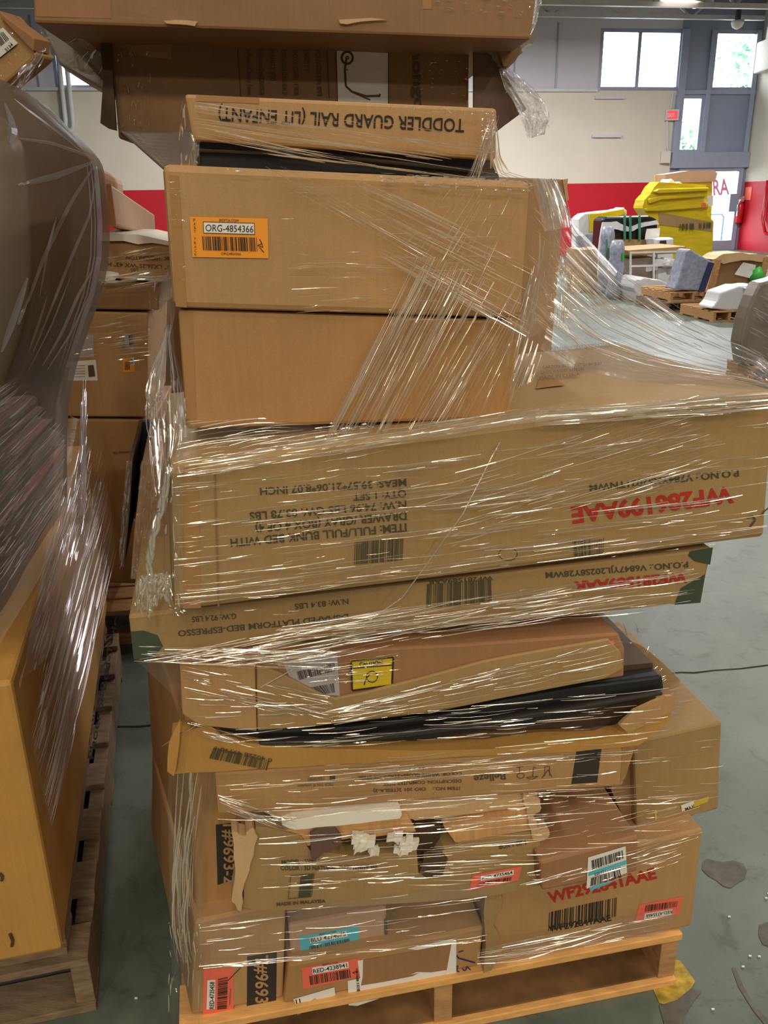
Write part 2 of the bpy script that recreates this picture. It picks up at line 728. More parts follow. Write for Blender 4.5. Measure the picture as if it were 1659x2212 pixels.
M['kraft_gold'] = cardboard('golden_kraft_board', rgb(190, 144, 76))
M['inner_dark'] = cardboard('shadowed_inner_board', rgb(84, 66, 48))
M['flap_dark'] = cardboard('dark_brown_flap', rgb(112, 86, 74))
M['torn'] = cardboard('torn_paper_edge', rgb(206, 172, 128))
M['tape'] = plain('brown_tape', rgb(168, 126, 78), 0.22, 0.6, var=0.06, nscale=5)
M['tape_green'] = plain('dark_green_tape', rgb(66, 76, 60), 0.3, 0.6, var=0.15, nscale=14)
M['tape_black'] = plain('black_tape', rgb(58, 50, 42), 0.35, 0.5, var=0.1)
M['ink'] = plain('black_ink', rgb(52, 46, 42), 0.7, 0.2, var=0.1)
M['ink_soft'] = plain('faded_ink', rgb(92, 78, 60), 0.75, 0.2, var=0.15)
M['ink_green'] = plain('greenish_ink', rgb(78, 76, 58), 0.7, 0.2, var=0.15)
M['ink_red'] = plain('red_ink', rgb(178, 54, 44), 0.7, 0.2, var=0.1)
M['ink_blue'] = plain('marker_blue', rgb(52, 48, 110), 0.6, 0.2)
M['orange'] = plain('orange_sticker', rgb(246, 158, 48), 0.35, 0.5, var=0.02)
M['coral'] = plain('coral_sticker', rgb(238, 112, 88), 0.4, 0.5, var=0.03)
M['pink'] = plain('pink_letters', rgb(236, 150, 186), 0.5, 0.4, var=0.02)
M['cyan'] = plain('cyan_sticker', rgb(78, 188, 206), 0.4, 0.5, var=0.03)
M['paper'] = plain('white_paper', rgb(232, 230, 222), 0.5, 0.4, var=0.03)
M['paper_grey'] = plain('grey_paper', rgb(176, 168, 170), 0.5, 0.4, var=0.06)
M['yellow'] = plain('yellow_label', rgb(214, 182, 40), 0.35, 0.5, var=0.05)
M['black_label'] = plain('black_label', rgb(50, 46, 42), 0.5, 0.4, var=0.08)
M['black_plastic'] = plain('black_plastic', rgb(34, 33, 33), 0.28, 0.5, var=0.2, bump=0.1, bscale=20)
M['foam'] = plain('white_foam', rgb(236, 230, 216), 0.7, 0.3, var=0.04, bump=0.5, bscale=90)
M['board'] = plain('oak_board', rgb(206, 158, 104), 0.6, 0.3, var=0.14, nscale=9, stretch=(14, 2, 1))
M['white_sheet'] = plain('white_plastic_sheet', rgb(214, 216, 220), 0.3, 0.5, var=0.06, bump=0.6, bscale=14)
M['grey_shingle'] = plain('grey_wrapped_bundle', rgb(140, 148, 168), 0.35, 0.5, var=0.25, nscale=18, bump=0.5, bscale=40)
M['navy'] = plain('navy_panel', rgb(50, 56, 96), 0.45, 0.4)
M['yellow_film'] = plain('yellow_film', rgb(212, 188, 40), 0.22, 0.6, var=0.14, nscale=3, bump=0.4, bscale=10, stretch=(1, 1, 6))
M['green_strap'] = plain('green_strap', rgb(70, 130, 106), 0.4, 0.5)
M['green'] = plain('green_bag', rgb(60, 160, 60), 0.5, 0.4, var=0.2)
M['red_gloss'] = plain('red_enamel', rgb(196, 20, 34), 0.25, 0.6)
M['chrome'] = plain('bright_metal', rgb(210, 212, 216), 0.25, 0.5, metallic=0.8)
M['rail_blue'] = plain('blue_rail', rgb(110, 150, 190), 0.4, 0.5)
M['leaf'] = plain('tree_leaf', rgb(196, 222, 202), 0.6, 0.3, var=0.2, nscale=3)
M['bark'] = plain('tree_bark', rgb(90, 74, 60), 0.9, 0.1)
M['dark_bag'] = plain('dark_plastic_bag', rgb(122, 106, 90), 0.38, 0.5, var=0.12, nscale=2.2, bump=0.5, bscale=4, bdist=0.02, stretch=(2.2, 2.2, 0.8))
_nt = M['dark_bag'].node_tree
_t, _mx = nd(_nt, 'BsdfTransparent', Color=(0.9, 0.87, 0.84, 1)), nd(_nt, 'MixShader', Fac=0.45)
_out = [n for n in _nt.nodes if n.type == 'OUTPUT_MATERIAL'][0]
_b = [n for n in _nt.nodes if n.type == 'BSDF_PRINCIPLED'][0]
_nt.links.new(_b.outputs[0], _mx.inputs[1])
_nt.links.new(_t.outputs[0], _mx.inputs[2])
_nt.links.new(_mx.outputs[0], _out.inputs[0])
M['inner_brown'] = plain('brown_padding', rgb(84, 70, 56), 0.6, 0.3, var=0.1, nscale=2)
M['dark_panel'] = plain('dark_grey_panel', rgb(52, 48, 44), 0.4, 0.5, var=0.12, nscale=3)
M['drape'] = plain('grey_brown_wrap', rgb(132, 120, 108), 0.25, 0.6, var=0.2, nscale=4, bump=0.4, bscale=12)

M['film'] = film_mat('clear_film', gloss=0.05, haze=0.012, su=3, sv=150, bump=0.55, rough=0.09, edge=0.22)
M['film_hazy'] = film_mat('hazy_film', gloss=0.05, haze=0.02, su=2.5, sv=110, bump=0.5, rough=0.15, edge=0.25)
M['film_crinkle'] = film_mat('crinkled_film', gloss=0.16, haze=0.10, su=26, sv=34, bump=1.0, rough=0.10, edge=0.35)
M['fold'] = fold_mat('film_fold', (1.0, 0.95, 0.85, 1))  # warm tint of the lamp glints put into the fold colour
M['fold_cool'] = fold_mat('cool_film_fold', (0.90, 0.93, 1.0, 1), 0.5, 0.75)  # bluish tint of the window glints put into the fold colour
M['fold_soft'] = fold_mat('soft_bag_fold', (0.80, 0.82, 0.92, 1), 0.62, 0.8, 0.3)
FW = [M['film'], M['fold']]
FH = [M['film_hazy'], M['fold']]
FK = [M['film_crinkle'], M['fold']]
FC = [M['film_hazy'], M['fold_cool']]

M['film_fan'] = film_mat('fanned_film', tint=(0.97, 0.98, 1, 1), gloss=0.02, haze=0.03, su=1.2, sv=70, bump=0.35, rough=0.2, edge=0.16)
M['film_scrap'] = film_mat('whitish_film_scrap', gloss=0.16, haze=0.34, su=26, sv=34, bump=1.0, rough=0.12, edge=0.3)
FF_ = [M['film_fan'], M['fold']]
FS_ = [M['film_scrap'], M['fold_cool']]

# glass
m, nt, out = new_mat('window_glass')
gt = nd(nt, 'BsdfTransparent', Color=(0.97, 0.98, 1, 1))
gg = nd(nt, 'BsdfGlossy', Roughness=0.02)
gm = nd(nt, 'MixShader', Fac=0.06)
nt.links.new(gt.outputs[0], gm.inputs[1])
nt.links.new(gg.outputs[0], gm.inputs[2])
nt.links.new(gm.outputs[0], out.inputs[0])
M['glass'] = m


def emit(name, color, strength):
    m, nt, out = new_mat(name)
    e = nd(nt, 'Emission', Color=color, Strength=strength)
    nt.links.new(e.outputs[0], out.inputs[0])
    return m


M['lamp_glow'] = emit('lamp_diffuser', (1, 0.88, 0.72, 1), 3.0)
M['exit_glow'] = emit('exit_letters', (1, 0.10, 0.12, 1), 1.0)

# floor
m, nt, out = new_mat('painted_concrete')
b = nd(nt, 'BsdfPrincipled', Roughness=0.42)
b.inputs['Specular IOR Level'].default_value = 0.45
v = coords(nt)
n1 = nd(nt, 'TexNoise', Scale=1.4, Detail=8.0, Roughness=0.62)
nt.links.new(v, n1.inputs['Vector'])
c1 = ramp(nt, n1.outputs['Fac'], [(0.30, rgb(72, 82, 72)), (0.5, rgb(96, 107, 97)), (0.72, rgb(116, 125, 116))])
n2 = nd(nt, 'TexNoise', Scale=11.0, Detail=8.0, Roughness=0.7, Distortion=0.6)
nt.links.new(v, n2.inputs['Vector'])
c2 = ramp(nt, n2.outputs['Fac'], [(0.34, (0.62, 0.64, 0.62, 1)), (0.46, (0.97, 0.97, 0.97, 1)), (0.7, (1.06, 1.06, 1.05, 1))])
mx = nd(nt, 'MixRGB', _blend_type='MULTIPLY', Fac=1.0)
nt.links.new(c1, mx.inputs[1])
nt.links.new(c2, mx.inputs[2])
n3 = nd(nt, 'TexNoise', Scale=90.0, Detail=2.0)
nt.links.new(v, n3.inputs['Vector'])
c3 = ramp(nt, n3.outputs['Fac'], [(0.24, (0.45, 0.45, 0.43, 1)), (0.31, (1, 1, 1, 1))])
mx2 = nd(nt, 'MixRGB', _blend_type='MULTIPLY', Fac=0.8)
nt.links.new(mx.outputs[0], mx2.inputs[1])
nt.links.new(c3, mx2.inputs[2])
nt.links.new(mx2.outputs[0], b.inputs['Base Color'])
bp = nd(nt, 'Bump', Strength=0.15, Distance=0.004)
nt.links.new(n2.outputs['Fac'], bp.inputs['Height'])
nt.links.new(bp.outputs[0], b.inputs['Normal'])
nt.links.new(b.outputs[0], out.inputs[0])
M['floor'] = m
M['crack'] = plain('crack_dark', rgb(44, 44, 40), 0.9, 0.1)
M['stain'] = plain('oil_stain', rgb(92, 88, 80), 0.5, 0.3, var=0.3, nscale=30)
M['line_yellow'] = plain('worn_yellow_paint', rgb(176, 148, 52), 0.6, 0.3, var=0.5, nscale=40)
M['tarmac_patch'] = plain('dark_floor_patch', rgb(96, 98, 92), 0.6, 0.3, var=0.3, nscale=22)

# ------------------------------------------------------------------ the hall
fl = mk('floor', [(-15, -12, 0), (26, -12, 0), (26, 34, 0), (-15, 34, 0)], [(0, 1, 2, 3)], M['floor'], kind='structure')


def floor_poly(name, pts, mat, z=0.0015):
    vv = [PZ(x, y, z) for x, y in pts]
    return mk(name, vv, [tuple(range(len(vv)))], mat, fl)


def crack(pts, w, mat=None):
    P3 = [PZ(x, y, 0.0015) for x, y in pts]
    vv, ff = [], []
    for i, p in enumerate(P3):
        d = P3[min(i + 1, len(P3) - 1)] - P3[max(i - 1, 0)]
        nrm = Vector((-d.y, d.x, 0)).normalized() * w * RND.uniform(0.5, 1.2)
        vv += [p - nrm, p + nrm]
    for i in range(len(P3) - 1):
        ff.append((2 * i, 2 * i + 2, 2 * i + 3, 2 * i + 1))
    mk('crack', vv, ff, mat or M['crack'], fl)


crack([(1430, 1456), (1470, 1452), (1500, 1453), (1540, 1448), (1600, 1444), (1662, 1436)], 0.0035)
crack([(250, 1569), (300, 1569), (330, 1566), (365, 1562)], 0.005)
crack([(1585, 2090), (1600, 2130), (1630, 2180), (1662, 2214)], 0.008, M['stain'])
floor_poly('stain', [(1517, 1862), (1528, 1855), (1548, 1860), (1562, 1862), (1585, 1858), (1606, 1866), (1614, 1882), (1608, 1898), (1592, 1908), (1578, 1918), (1562, 1914), (1548, 1902), (1530, 1892), (1516, 1878)], M['stain'])
floor_poly('painted_line', [(1392, 2110), (1448, 2070), (1470, 2075), (1502, 2120), (1490, 2140), (1462, 2160), (1440, 2172), (1424, 2166), (1410, 2135)], M['line_yellow'])
floor_poly('stain', [(1424, 2172), (1462, 2160), (1494, 2134), (1516, 2140), (1500, 2160), (1480, 2190), (1470, 2230), (1440, 2230), (1430, 2195)], M['stain'], 0.002)
floor_poly('stain', [(1640, 1998), (1662, 1990), (1662, 2045), (1648, 2040), (1638, 2020)], M['stain'])
for x, y in ((1420, 1300), (1655, 1940), (1620, 2065), (1605, 2088), (1640, 2066), (1660, 1930), (294, 2156), (1575, 1980), (1540, 2180)):
    p = PZ(x, y, 0.003)
    q = MB()
    q.box(p, (0.006, 0.003, 0.003))
    o = q.build('floor_chip', M['paper'])
    o['label'] = 'tiny pale chip of litter lying on the green floor'
    o['category'] = 'litter'
    o['group'] = 'litter chips on the floor'

WALL = Face(24.3, 0.166, 0)
WT = Vector((1, 0.166, 0)).normalized()


def wp(px, py):
    return PY(px, py, 24.3, 0.166)


def wx(px, py):
    return wp(px, py).x


def WY(x):
    return 24.3 + 0.166 * x


SILL, HEAD = 4.17, 5.64
xa, xb, xm = wx(1290, 195), wx(1466, 197), wx(1374, 196)
xc = wx(1444, 395)
xr0, xr1 = wx(1531, 198), wx(1626, 200)
xl0, xl1 = wx(1448, 328), wx(1511, 328)
xd0, xd1 = wx(1449, 538), wx(1584, 538)
xe = 10.42
zl0 = wp(1480, 331).z
xw0, xw1 = wx(121, 193), wx(420, 193)
openings = [(xw0, xw1, SILL, HEAD), (xa, xb, SILL, HEAD), (xr0, xr1, SILL, HEAD), (xl0, xl1, zl0, SILL - 0.10), (xd0, xd1, 0.0, 2.22)]
xs = sorted({-15.0, xc, xe, wx(1203, 120)} | {o_[0] for o_ in openings} | {o_[1] for o_ in openings})
zs = sorted({0.0, 1.86, 6.6} | {o_[2] for o_ in openings} | {o_[3] for o_ in openings})
wb_ = MB()
for i in range(len(xs) - 1):
    for j in range(len(zs) - 1):
        cx_, cz_ = (xs[i] + xs[i + 1]) / 2, (zs[j] + zs[j + 1]) / 2
        if any(a < cx_ < b_ and c < cz_ < d for a, b_, c, d in openings):
            continue
        if cx_ > xc:
            mi = 3
        elif cz_ > HEAD:
            mi = 2
        elif cz_ > SILL:
            mi = 2 if cx_ < xb else 3
        elif cz_ > 1.86:
            mi = 0
        else:
            mi = 1
        a = [(xs[i], WY(xs[i]), zs[j]), (xs[i + 1], WY(xs[i + 1]), zs[j]), (xs[i + 1], WY(xs[i + 1]), zs[j + 1]), (xs[i], WY(xs[i]), zs[j + 1])]
        wb_.hexa(a, [(p[0] - 0.03, p[1] + 0.22, p[2]) for p in a], mi)
wb_.build('wall_back', [M['wall_white'], M['wall_red'], M['panel_grey'], M['panel_blue']], kind='structure')
# ledge and panel seams
t = MB()
t.bar((-15, WY(-15) - 0.04, SILL), (xa, WY(xa) - 0.04, SILL), 0.06, 0.07)
t.build('trim_1', M['steel'], kind='structure')
t = MB()
for xx in (wx(1203, 120), wx(1112, 120), wx(80, 150)):
    t.bar((xx, WY(xx) - 0.02, SILL), (xx, WY(xx) - 0.02, HEAD + 0.1), 0.03, 0.02, up=Vector((0, 1, 0)))
t.build('trim_2', M['frame_metal'], kind='structure')


def window(name, x0, x1, z0, z1, mull=()):
    root = MB()
    w = 0.09
    for xx in [x0 + w / 2, x1 - w / 2] + list(mull):
        root.box((xx, WY(xx) + 0.06, (z0 + z1) / 2), (w, 0.14, z1 - z0))
    for zz in (z0 + w / 2, z1 - w / 2):
        a, b_ = Vector((x0, WY(x0) + 0.06, zz)), Vector((x1, WY(x1) + 0.06, zz))
        root.bar(a, b_, 0.13, w)
    r = root.build(name, M['frame_metal'], kind='structure')
    g = mk('pane', [(x0, WY(x0) + 0.1, z0), (x1, WY(x1) + 0.1, z0), (x1, WY(x1) + 0.1, z1), (x0, WY(x0) + 0.1, z1)], [(0, 1, 2, 3)], M['glass'], r)
    return r


window('window_1', xw0, xw1, SILL, HEAD, ())
window('window_2', xa, xb, SILL, HEAD, (xm,))
window('window_3', xr0, xr1, SILL, HEAD)
window('window_4', xl0, xl1, zl0, SILL - 0.10)
# glazed door
d = MB()
xdm = wx(1549, 538)
for xx, w in ((xd0 + 0.05, 0.1), (xd1 - 0.06, 0.12), (xdm - 0.9, 0.07)):
    d.box((xx, WY(xx) + 0.02, 1.11), (w, 0.16, 2.22))
d.bar((xd0, WY(xd0) + 0.02, 2.17), (xd1, WY(xd1) + 0.02, 2.17), 0.16, 0.1)
d.bar((xd0, WY(xd0) + 0.02, 0.13), (xd1, WY(xd1) + 0.02, 0.13), 0.12, 0.26)
dr = d.build('door_1', M['frame_metal'], kind='structure')
mk('pane', [(xd0, WY(xd0) + 0.05, 0.2), (xd1, WY(xd1) + 0.05, 0.2), (xd1, WY(xd1) + 0.05, 2.15), (xd0, WY(xd0) + 0.05, 2.15)], [(0, 1, 2, 3)], M['glass'], dr)
d = MB()
xx = wx(1582, 440)
d.box((xx, WY(xx) - 0.08, wp(1582, 438).z), (0.24, 0.06, 0.48))
d.build('door_handle', M['panel_blue'], dr)
fdoor = Face(24.32, 0.166, 0)
ink = Ink(fdoor, 0.0)
ink.text('RA', (1541, 421), (1576, 419), 34, 0.03)
ink.flush(dr, M['pink'], 'lettering')
t = MB()
t.bar((xc, WY(xc) - 0.06, 2.42), (xe, WY(xe) - 0.06, 2.42), 0.12, 0.40)
t.bar((xc, WY(xc) - 0.03, SILL - 0.04), (xe, WY(xe) - 0.03, SILL - 0.04), 0.08, 0.10)
xx = (xb + wx(1473, 198)) / 2
for xx in (wx(1473, 198), wx(1529, 198), wx(1518, 300), xe - 0.12, xc + 0.06):
    zt = (SILL, HEAD) if xx in (wx(1529, 198),) else (2.3, HEAD)
    t.box((xx, WY(xx) - 0.03, (zt[0] + zt[1]) / 2), (0.12, 0.10, zt[1] - zt[0]))
t.build('trim_3', M['frame_metal'], kind='structure')
# right wall
r0 = Vector((xe, WY(xe), 0))
rd = Vector((0.166, -1, 0)).normalized()
rw = MB()
for z0, z1, mi in ((0, 1.84, 1), (1.84, 6.6, 0)):
    a = [r0 + Vector((0, 0, z0)), r0 + rd * 38 + Vector((0, 0, z0)), r0 + rd * 38 + Vector((0, 0, z1)), r0 + Vector((0, 0, z1))]
    rw.hexa(a, [p + Vector((0.2, 0.03, 0)) for p in a], mi)
rw.build('wall_right', [M['wall_white'], M['wall_red']], kind='structure')
for nm, a, b_ in (('wall_left', (-15, -12), (-15, 24)), ('wall_front', (-15, -12), (18, -12))):
    q = MB()
    q.hexa([(a[0], a[1], 0), (b_[0], b_[1], 0), (b_[0], b_[1], 6.6), (a[0], a[1], 6.6)],
           [(a[0] - 0.1, a[1] - 0.1, 0), (b_[0] - 0.1, b_[1] - 0.1, 0), (b_[0] - 0.1, b_[1] - 0.1, 6.6), (a[0] - 0.1, a[1] - 0.1, 6.6)])
    q.build(nm, M['wall_dim'], kind='structure')
q = MB()
q.box((1.5, 7.5, 6.70), (34, 40, 0.1))
for i in range(34):
    q.box((1.5, 12 + i * 0.4, 6.62), (34, 0.16, 0.07))
q.build('ceiling', M['deck'], kind='structure')


def truss(label, y, tan, zb, zt, x0, x1, step=1.15):
    root = thing('roof_truss', label, 'truss', (0, y, zb))
    for z, h in ((zb, 0.10), (zt, 0.09)):
        q = MB()
        q.bar((x0, y + tan * x0, z), (x1, y + tan * x1, z), 0.12, h)
        q.build('chord', M['steel'], root)
    q = MB()
    x = x0
    k = 0
    while x + step < x1:
        a, b_ = (zb, zt) if k % 2 == 0 else (zt, zb)
        q.bar((x, y + tan * x, a), (x + step * 0.8, y + tan * (x + step * 0.8), b_), 0.04, 0.05)
        x += step * 0.8
        k += 1
    q.build('web', M['steel'], root)


truss('grey steel open roof truss running just above the high windows', 23.6, 0.166, 5.80, 6.45, -14, 10.1)
truss('grey steel open roof truss one step nearer, at the top picture edge', 20.6, 0.166, 5.50, 6.45, -14, 10.3)
# the one lamp in view
lp = PZ(1482, 6, 5.55)
root = thing('ceiling_lamp', 'long lit ceiling lamp hanging under the trusses at top right', 'ceiling lamp', lp)
q = MB()
dx, dy = Vector((0.75, 0.66, 0)).normalized(), Vector((-0.66, 0.75, 0)).normalized()
q.box(lp + Vector((0, 0, 0.06)), (1.5, 0.5, 0.10), (dx, dy, Vector((0, 0, 1))))
q.build('lamp_housing', M['steel'], root)
q = MB()
q.box(lp, (1.42, 0.42, 0.02), (dx, dy, Vector((0, 0, 1))))
q.build('diffuser', M['lamp_glow'], root)
q = MB()
for s_ in (-0.6, 0.6):
    q.tube([lp + dx * s_ + Vector((0, 0, 0.1)), lp + dx * s_ + Vector((0, 0, 1.1))], 0.008, 6)
q.build('hanger', M['steel'], root)

# exit sign, conduit, switch box, brackets
p = wp(1449, 249)
root = thing('exit_sign', 'small red lit EXIT sign high on the cream wall beside the glazing', 'sign', p)
q = MB()
q.box(p + Vector((0, -0.08, 0)), (0.36, 0.10, 0.27))
q.build('sign_body', M['steel'], root)
q = MB()
q.box(p + Vector((0, -0.135, 0)), (0.28, 0.012, 0.20))
q.build('sign_face', M['exit_glow'], root)
ink = Ink(Face(24.3 - 0.16, 0.166, 0), 0)
ink.text('EXIT', (1441, 253), (1458, 252), 8, 0.02)
ink.flush(root, M['paper'], 'lettering')
root = thing('conduit', 'thin grey conduit running down the wall from the EXIT sign', 'pipe', wp(1440, 330))
q = MB()
q.tube([wp(1440, 258) + Vector((0, -0.05, 0)), wp(1440, 320) + Vector((0, -0.05, 0)), wp(1444, 329) + Vector((0, -0.05, 0))], 0.025, 6)
q.tube([wp(1452, 200) + Vector((0, -0.05, 0)), wp(1447, 240) + Vector((0, -0.05, 0))], 0.02, 6)
q.build('pipe', M['steel'], root)
p = wp(1435, 340)
root = thing('switch_box', 'pale square switch box low on the cream wall by the glazing', 'box', p)
q = MB()
q.box(p + Vector((0, -0.07, 0)), (0.26, 0.12, 0.30))
q.build('enclosure', M['wall_white'], root)
for (x0, x1, y) in ((1284, 1346, 211), (1278, 1340, 294)):
    q = MB()
    q.bar(wp(x0, y) + Vector((0, -0.04, 0)), wp(x1, y) + Vector((0, -0.04, 0)), 0.08, 0.07)
    o = q.build('wall_bracket', M['panel_grey'], None)
    o['label'] = 'narrow grey bracket strip on the cream wall, ' + ('upper of two, just under the ledge' if y < 250 else 'lower of two')
    o['category'] = 'bracket'
for k, dx_ in enumerate((0, 16)):
    q = MB()
    P_ = [PY(126 + dx_ + a, b_, 24.17, 0.166) for a, b_ in ((0, 120), (8, 195), (16, 262), (14, 276), (4, 288), (-12, 296))]
    q.tube(P_, 0.06, 8)
    o = q.build('conduit_pipe', M['steel'], None, smooth=True)
    o['label'] = 'grey pipe dropping past the far left window, ' + ('left of the pair' if k == 0 else 'right of the pair')
    o['category'] = 'pipe'
# security camera under the truss, fire extinguisher and its signs
p = PY(1593, 50, 23.3, 0.166)
root = thing('security_camera', 'small dome camera hanging under the truss by the right window', 'camera', p)
q = MB()
q.tube([p + Vector((0, 0, 0.45)), p + Vector((0, 0, 0.06))], 0.07, 8)
q.build('mount', M['deck'], root)
q = MB()
q.tube([p + Vector((0, 0, 0.06)), p, p - Vector((0, 0, 0.09)), p - Vector((0, 0, 0.14))], 0.1, 10, rads=[0.16, 0.16, 0.12, 0.03])
q.build('dome', M['paper'], root, smooth=True)


def rwp(px, py):                                   # a point on the right wall
    dd = ray(px, py)
    nrm = Vector((-1, -0.166, 0)).normalized()
    return CAM + dd * ((r0 - CAM).dot(nrm) / dd.dot(nrm))


p = rwp(1607, 458) + Vector((-0.12, 0, 0))
root = thing('fire_extinguisher', 'red fire extinguisher hanging on the red side wall by the door', 'fire extinguisher', p - Vector((0, 0, 0.3)))
q = MB()
zz = [(-0.30, 0.08), (-0.28, 0.10), (0.18, 0.10), (0.26, 0.06), (0.30, 0.035)]
q.tube([p + Vector((0, 0, a)) for a, _ in zz], 0.1, 14, rads=[r_ for _, r_ in zz])
q.build('cylinder_body', M['red_gloss'], root, smooth=True)
q = MB()
q.box(p + Vector((-0.02, -0.02, 0.34)), (0.16, 0.08, 0.12))
q.tube([p + Vector((-0.05, -0.08, 0.33)), p + Vector((-0.12, -0.12, 0.2)), p + Vector((-0.1, -0.1, -0.1))], 0.025, 6)
q.build('valve_and_hose', M['chrome'], root)
for k, (x0, y0, x1, y1) in enumerate(((1612, 404, 1622, 432), (1603, 424, 1606, 436))):
    a, b_ = rwp(x0, y0), rwp(x1, y1)
    q = MB()
    q.hexa([Vector((a.x, a.y, b_.z)), Vector((b_.x, b_.y, b_.z)), Vector((b_.x, b_.y, a.z)), a],
           [Vector((a.x - .02, a.y, b_.z)), Vector((b_.x - .02, b_.y, b_.z)), Vector((b_.x - .02, b_.y, a.z)), a + Vector((-.02, 0, 0))])
    o = q.build('wall_sign', M['coral'] if k == 0 else M['paper'])
    o['label'] = 'small upright sign on the red wall above the extinguisher' if k == 0 else 'tiny white plate on the red wall left of the extinguisher'
    o['category'] = 'sign'
q = MB()
a = rwp(1656, 440)
q.tube([a + Vector((-.05, 0, .6)), a + Vector((-.06, 0, -.4)), a + Vector((-.06, -.3, -.75)), a + Vector((-.05, -.8, -.8))], 0.045, 8)
o = q.build('red_pipe', M['red_gloss'], smooth=True)
o['label'] = 'red pipe running down the red side wall at the right edge'
o['category'] = 'pipe'
a = rwp(1652, 130)
q = MB()
q.box(a + Vector((-0.12, -1.1, 0.05)), (0.30, 2.2, 0.75))
q.box(a + Vector((-0.1, -1.1, 0.55)), (0.22, 1.4, 0.4))
o = q.build('wall_heater', M['wall_white'], bevel=0.03)
o['label'] = 'white boxy heater unit hung high on the right wall'
o['category'] = 'heater'

# outside: trees and a railing
def tree(label, c, r, h, seed):
    root = thing('tree', label, 'tree', (c[0], c[1], 0), 'trees outside the windows')
    q = MB()
    q.tube([(c[0], c[1], 0), (c[0], c[1], h - r)], 0.2, 8, rads=[0.25, 0.14])
    q.build('trunk', M['bark'], root)
    rr = random.Random(seed)
    v, f = [], []
    for i in range(1500):
        d_ = Vector((rr.gauss(0, 1), rr.gauss(0, 1), rr.gauss(0, 1))).normalized() * r * rr.random() ** 0.4
        p_ = Vector((c[0], c[1], h)) + Vector((d_.x, d_.y, d_.z * 0.85)) + 0.35 * noise.noise_vector(d_ * 0.9) * r
        a_ = Vector((rr.gauss(0, 1), rr.gauss(0, 1), rr.gauss(0, 1))).normalized() * 0.2
        b2 = a_.cross(Vector((rr.gauss(0, 1), rr.gauss(0, 1), 1))).normalized() * 0.13
        k = len(v)
        v += [p_ - a_, p_ + b2, p_ + a_, p_ - b2]
        f.append((k, k + 1, k + 2, k + 3))
    mk('foliage', v, f, M['leaf'], root)


c = PY(1612, 165, 36, 0)
tree('leafy tree seen through the upper right window', (c.x + 0.6, 36.0), 2.0, c.z + 0.3, 3)
c = PY(1462, 305, 36, 0)
tree('small green tree low in the narrow window above the door', (c.x - 0.5, 36.0), 1.3, c.z - 0.2, 5)
root = thing('outdoor_railing', 'thin blue metal railing standing outside the glass door', 'railing', (wx(1562, 530), 28.5, 0))
q = MB()
a, b_ = PY(1505, 464, 28.3, 0), PY(1564, 464, 28.6, 0)
q.tube([Vector((a.x, a.y, a.z)), Vector((b_.x - 0.08, b_.y, a.z)), Vector((b_.x, b_.y, a.z - 0.08)), Vector((b_.x, b_.y, 0))], 0.03, 6)
q.tube([Vector((a.x, a.y, a.z)), Vector((a.x, a.y, 0))], 0.03, 6)
q.build('rail', M['rail_blue'], root)

# ------------------------------------------------------------------ wooden pallets
def pallet(label, A, dx, w, d, h=0.145, nb=7, mats=None, group=None, gap=None, board=0.0):
    """A: front-left floor corner, dx: direction along the front, d: depth behind it"""
    A = Vector(A)
    dx = Vector((dx[0], dx[1], 0)).normalized()
    dy = Vector((-dx.y, dx.x, 0))
    up = Vector((0, 0, 1))
    ax = (dx, dy, up)
    m1, m2, m3 = mats or (M['wood'], M['wood'], M['wood'])
    root = thing('wooden_pallet', label, 'pallet', A + dx * w / 2 + dy * d / 2, group)
    tb = 0.018
    bw = 0.10
    for i in range(nb):
        y = bw / 2 + (d - bw) * i / (nb - 1)
        q = MB()
        q.box(A + dx * w / 2 + dy * y + up * (h - tb / 2), (w, bw, tb), ax)
        q.build('deck_board', m1 if i else m2, root, bevel=0.002)
    for i in range(3):
        x = 0.02 + (w - 0.04) * i / 2
        q = MB()
        q.box(A + dx * x + dy * d / 2 + up * (h / 2), (0.038, d - 0.02, h - 2 * tb), ax)
        q.build('stringer', m3, root, bevel=0.002)
    for i in range(3):
        y = bw / 2 + (d - bw) * i / 2
        q = MB()
        q.box(A + dx * w / 2 + dy * y + up * (tb / 2), (w, bw, tb), ax)
        q.build('bottom_board', m2 if i == 0 else m3, root, bevel=0.002)
    return root


# ------------------------------------------------------------------ the main stack
TAN = 0.2
DX = Vector((1, TAN, 0)).normalized()
mp0 = Vector((-0.40, 1.25 + TAN * -0.40, 0))
pallet('wooden pallet under the tall wrapped stack in the middle', mp0, DX, 1.03, 0.82,
       mats=(M['wood_dark'], M['wood_pale'], M['wood']), nb=6)
_mp = bpy.data.objects['wooden_pallet']
_dy = Vector((-DX.y, DX.x, 0))
q = MB()
q.box(mp0 + DX * 0.515 + _dy * 0.26 + Vector((0, 0, 0.0205)), (1.02, 0.49, 0.005), (DX, _dy, Vector((0, 0, 1))))
q.build('bottom_panel', M['wood_dark'], _mp, label='dark stained lower panel')

FP = Face(1.262, TAN, 0.0012, 3)          # front plane of the lowest layer

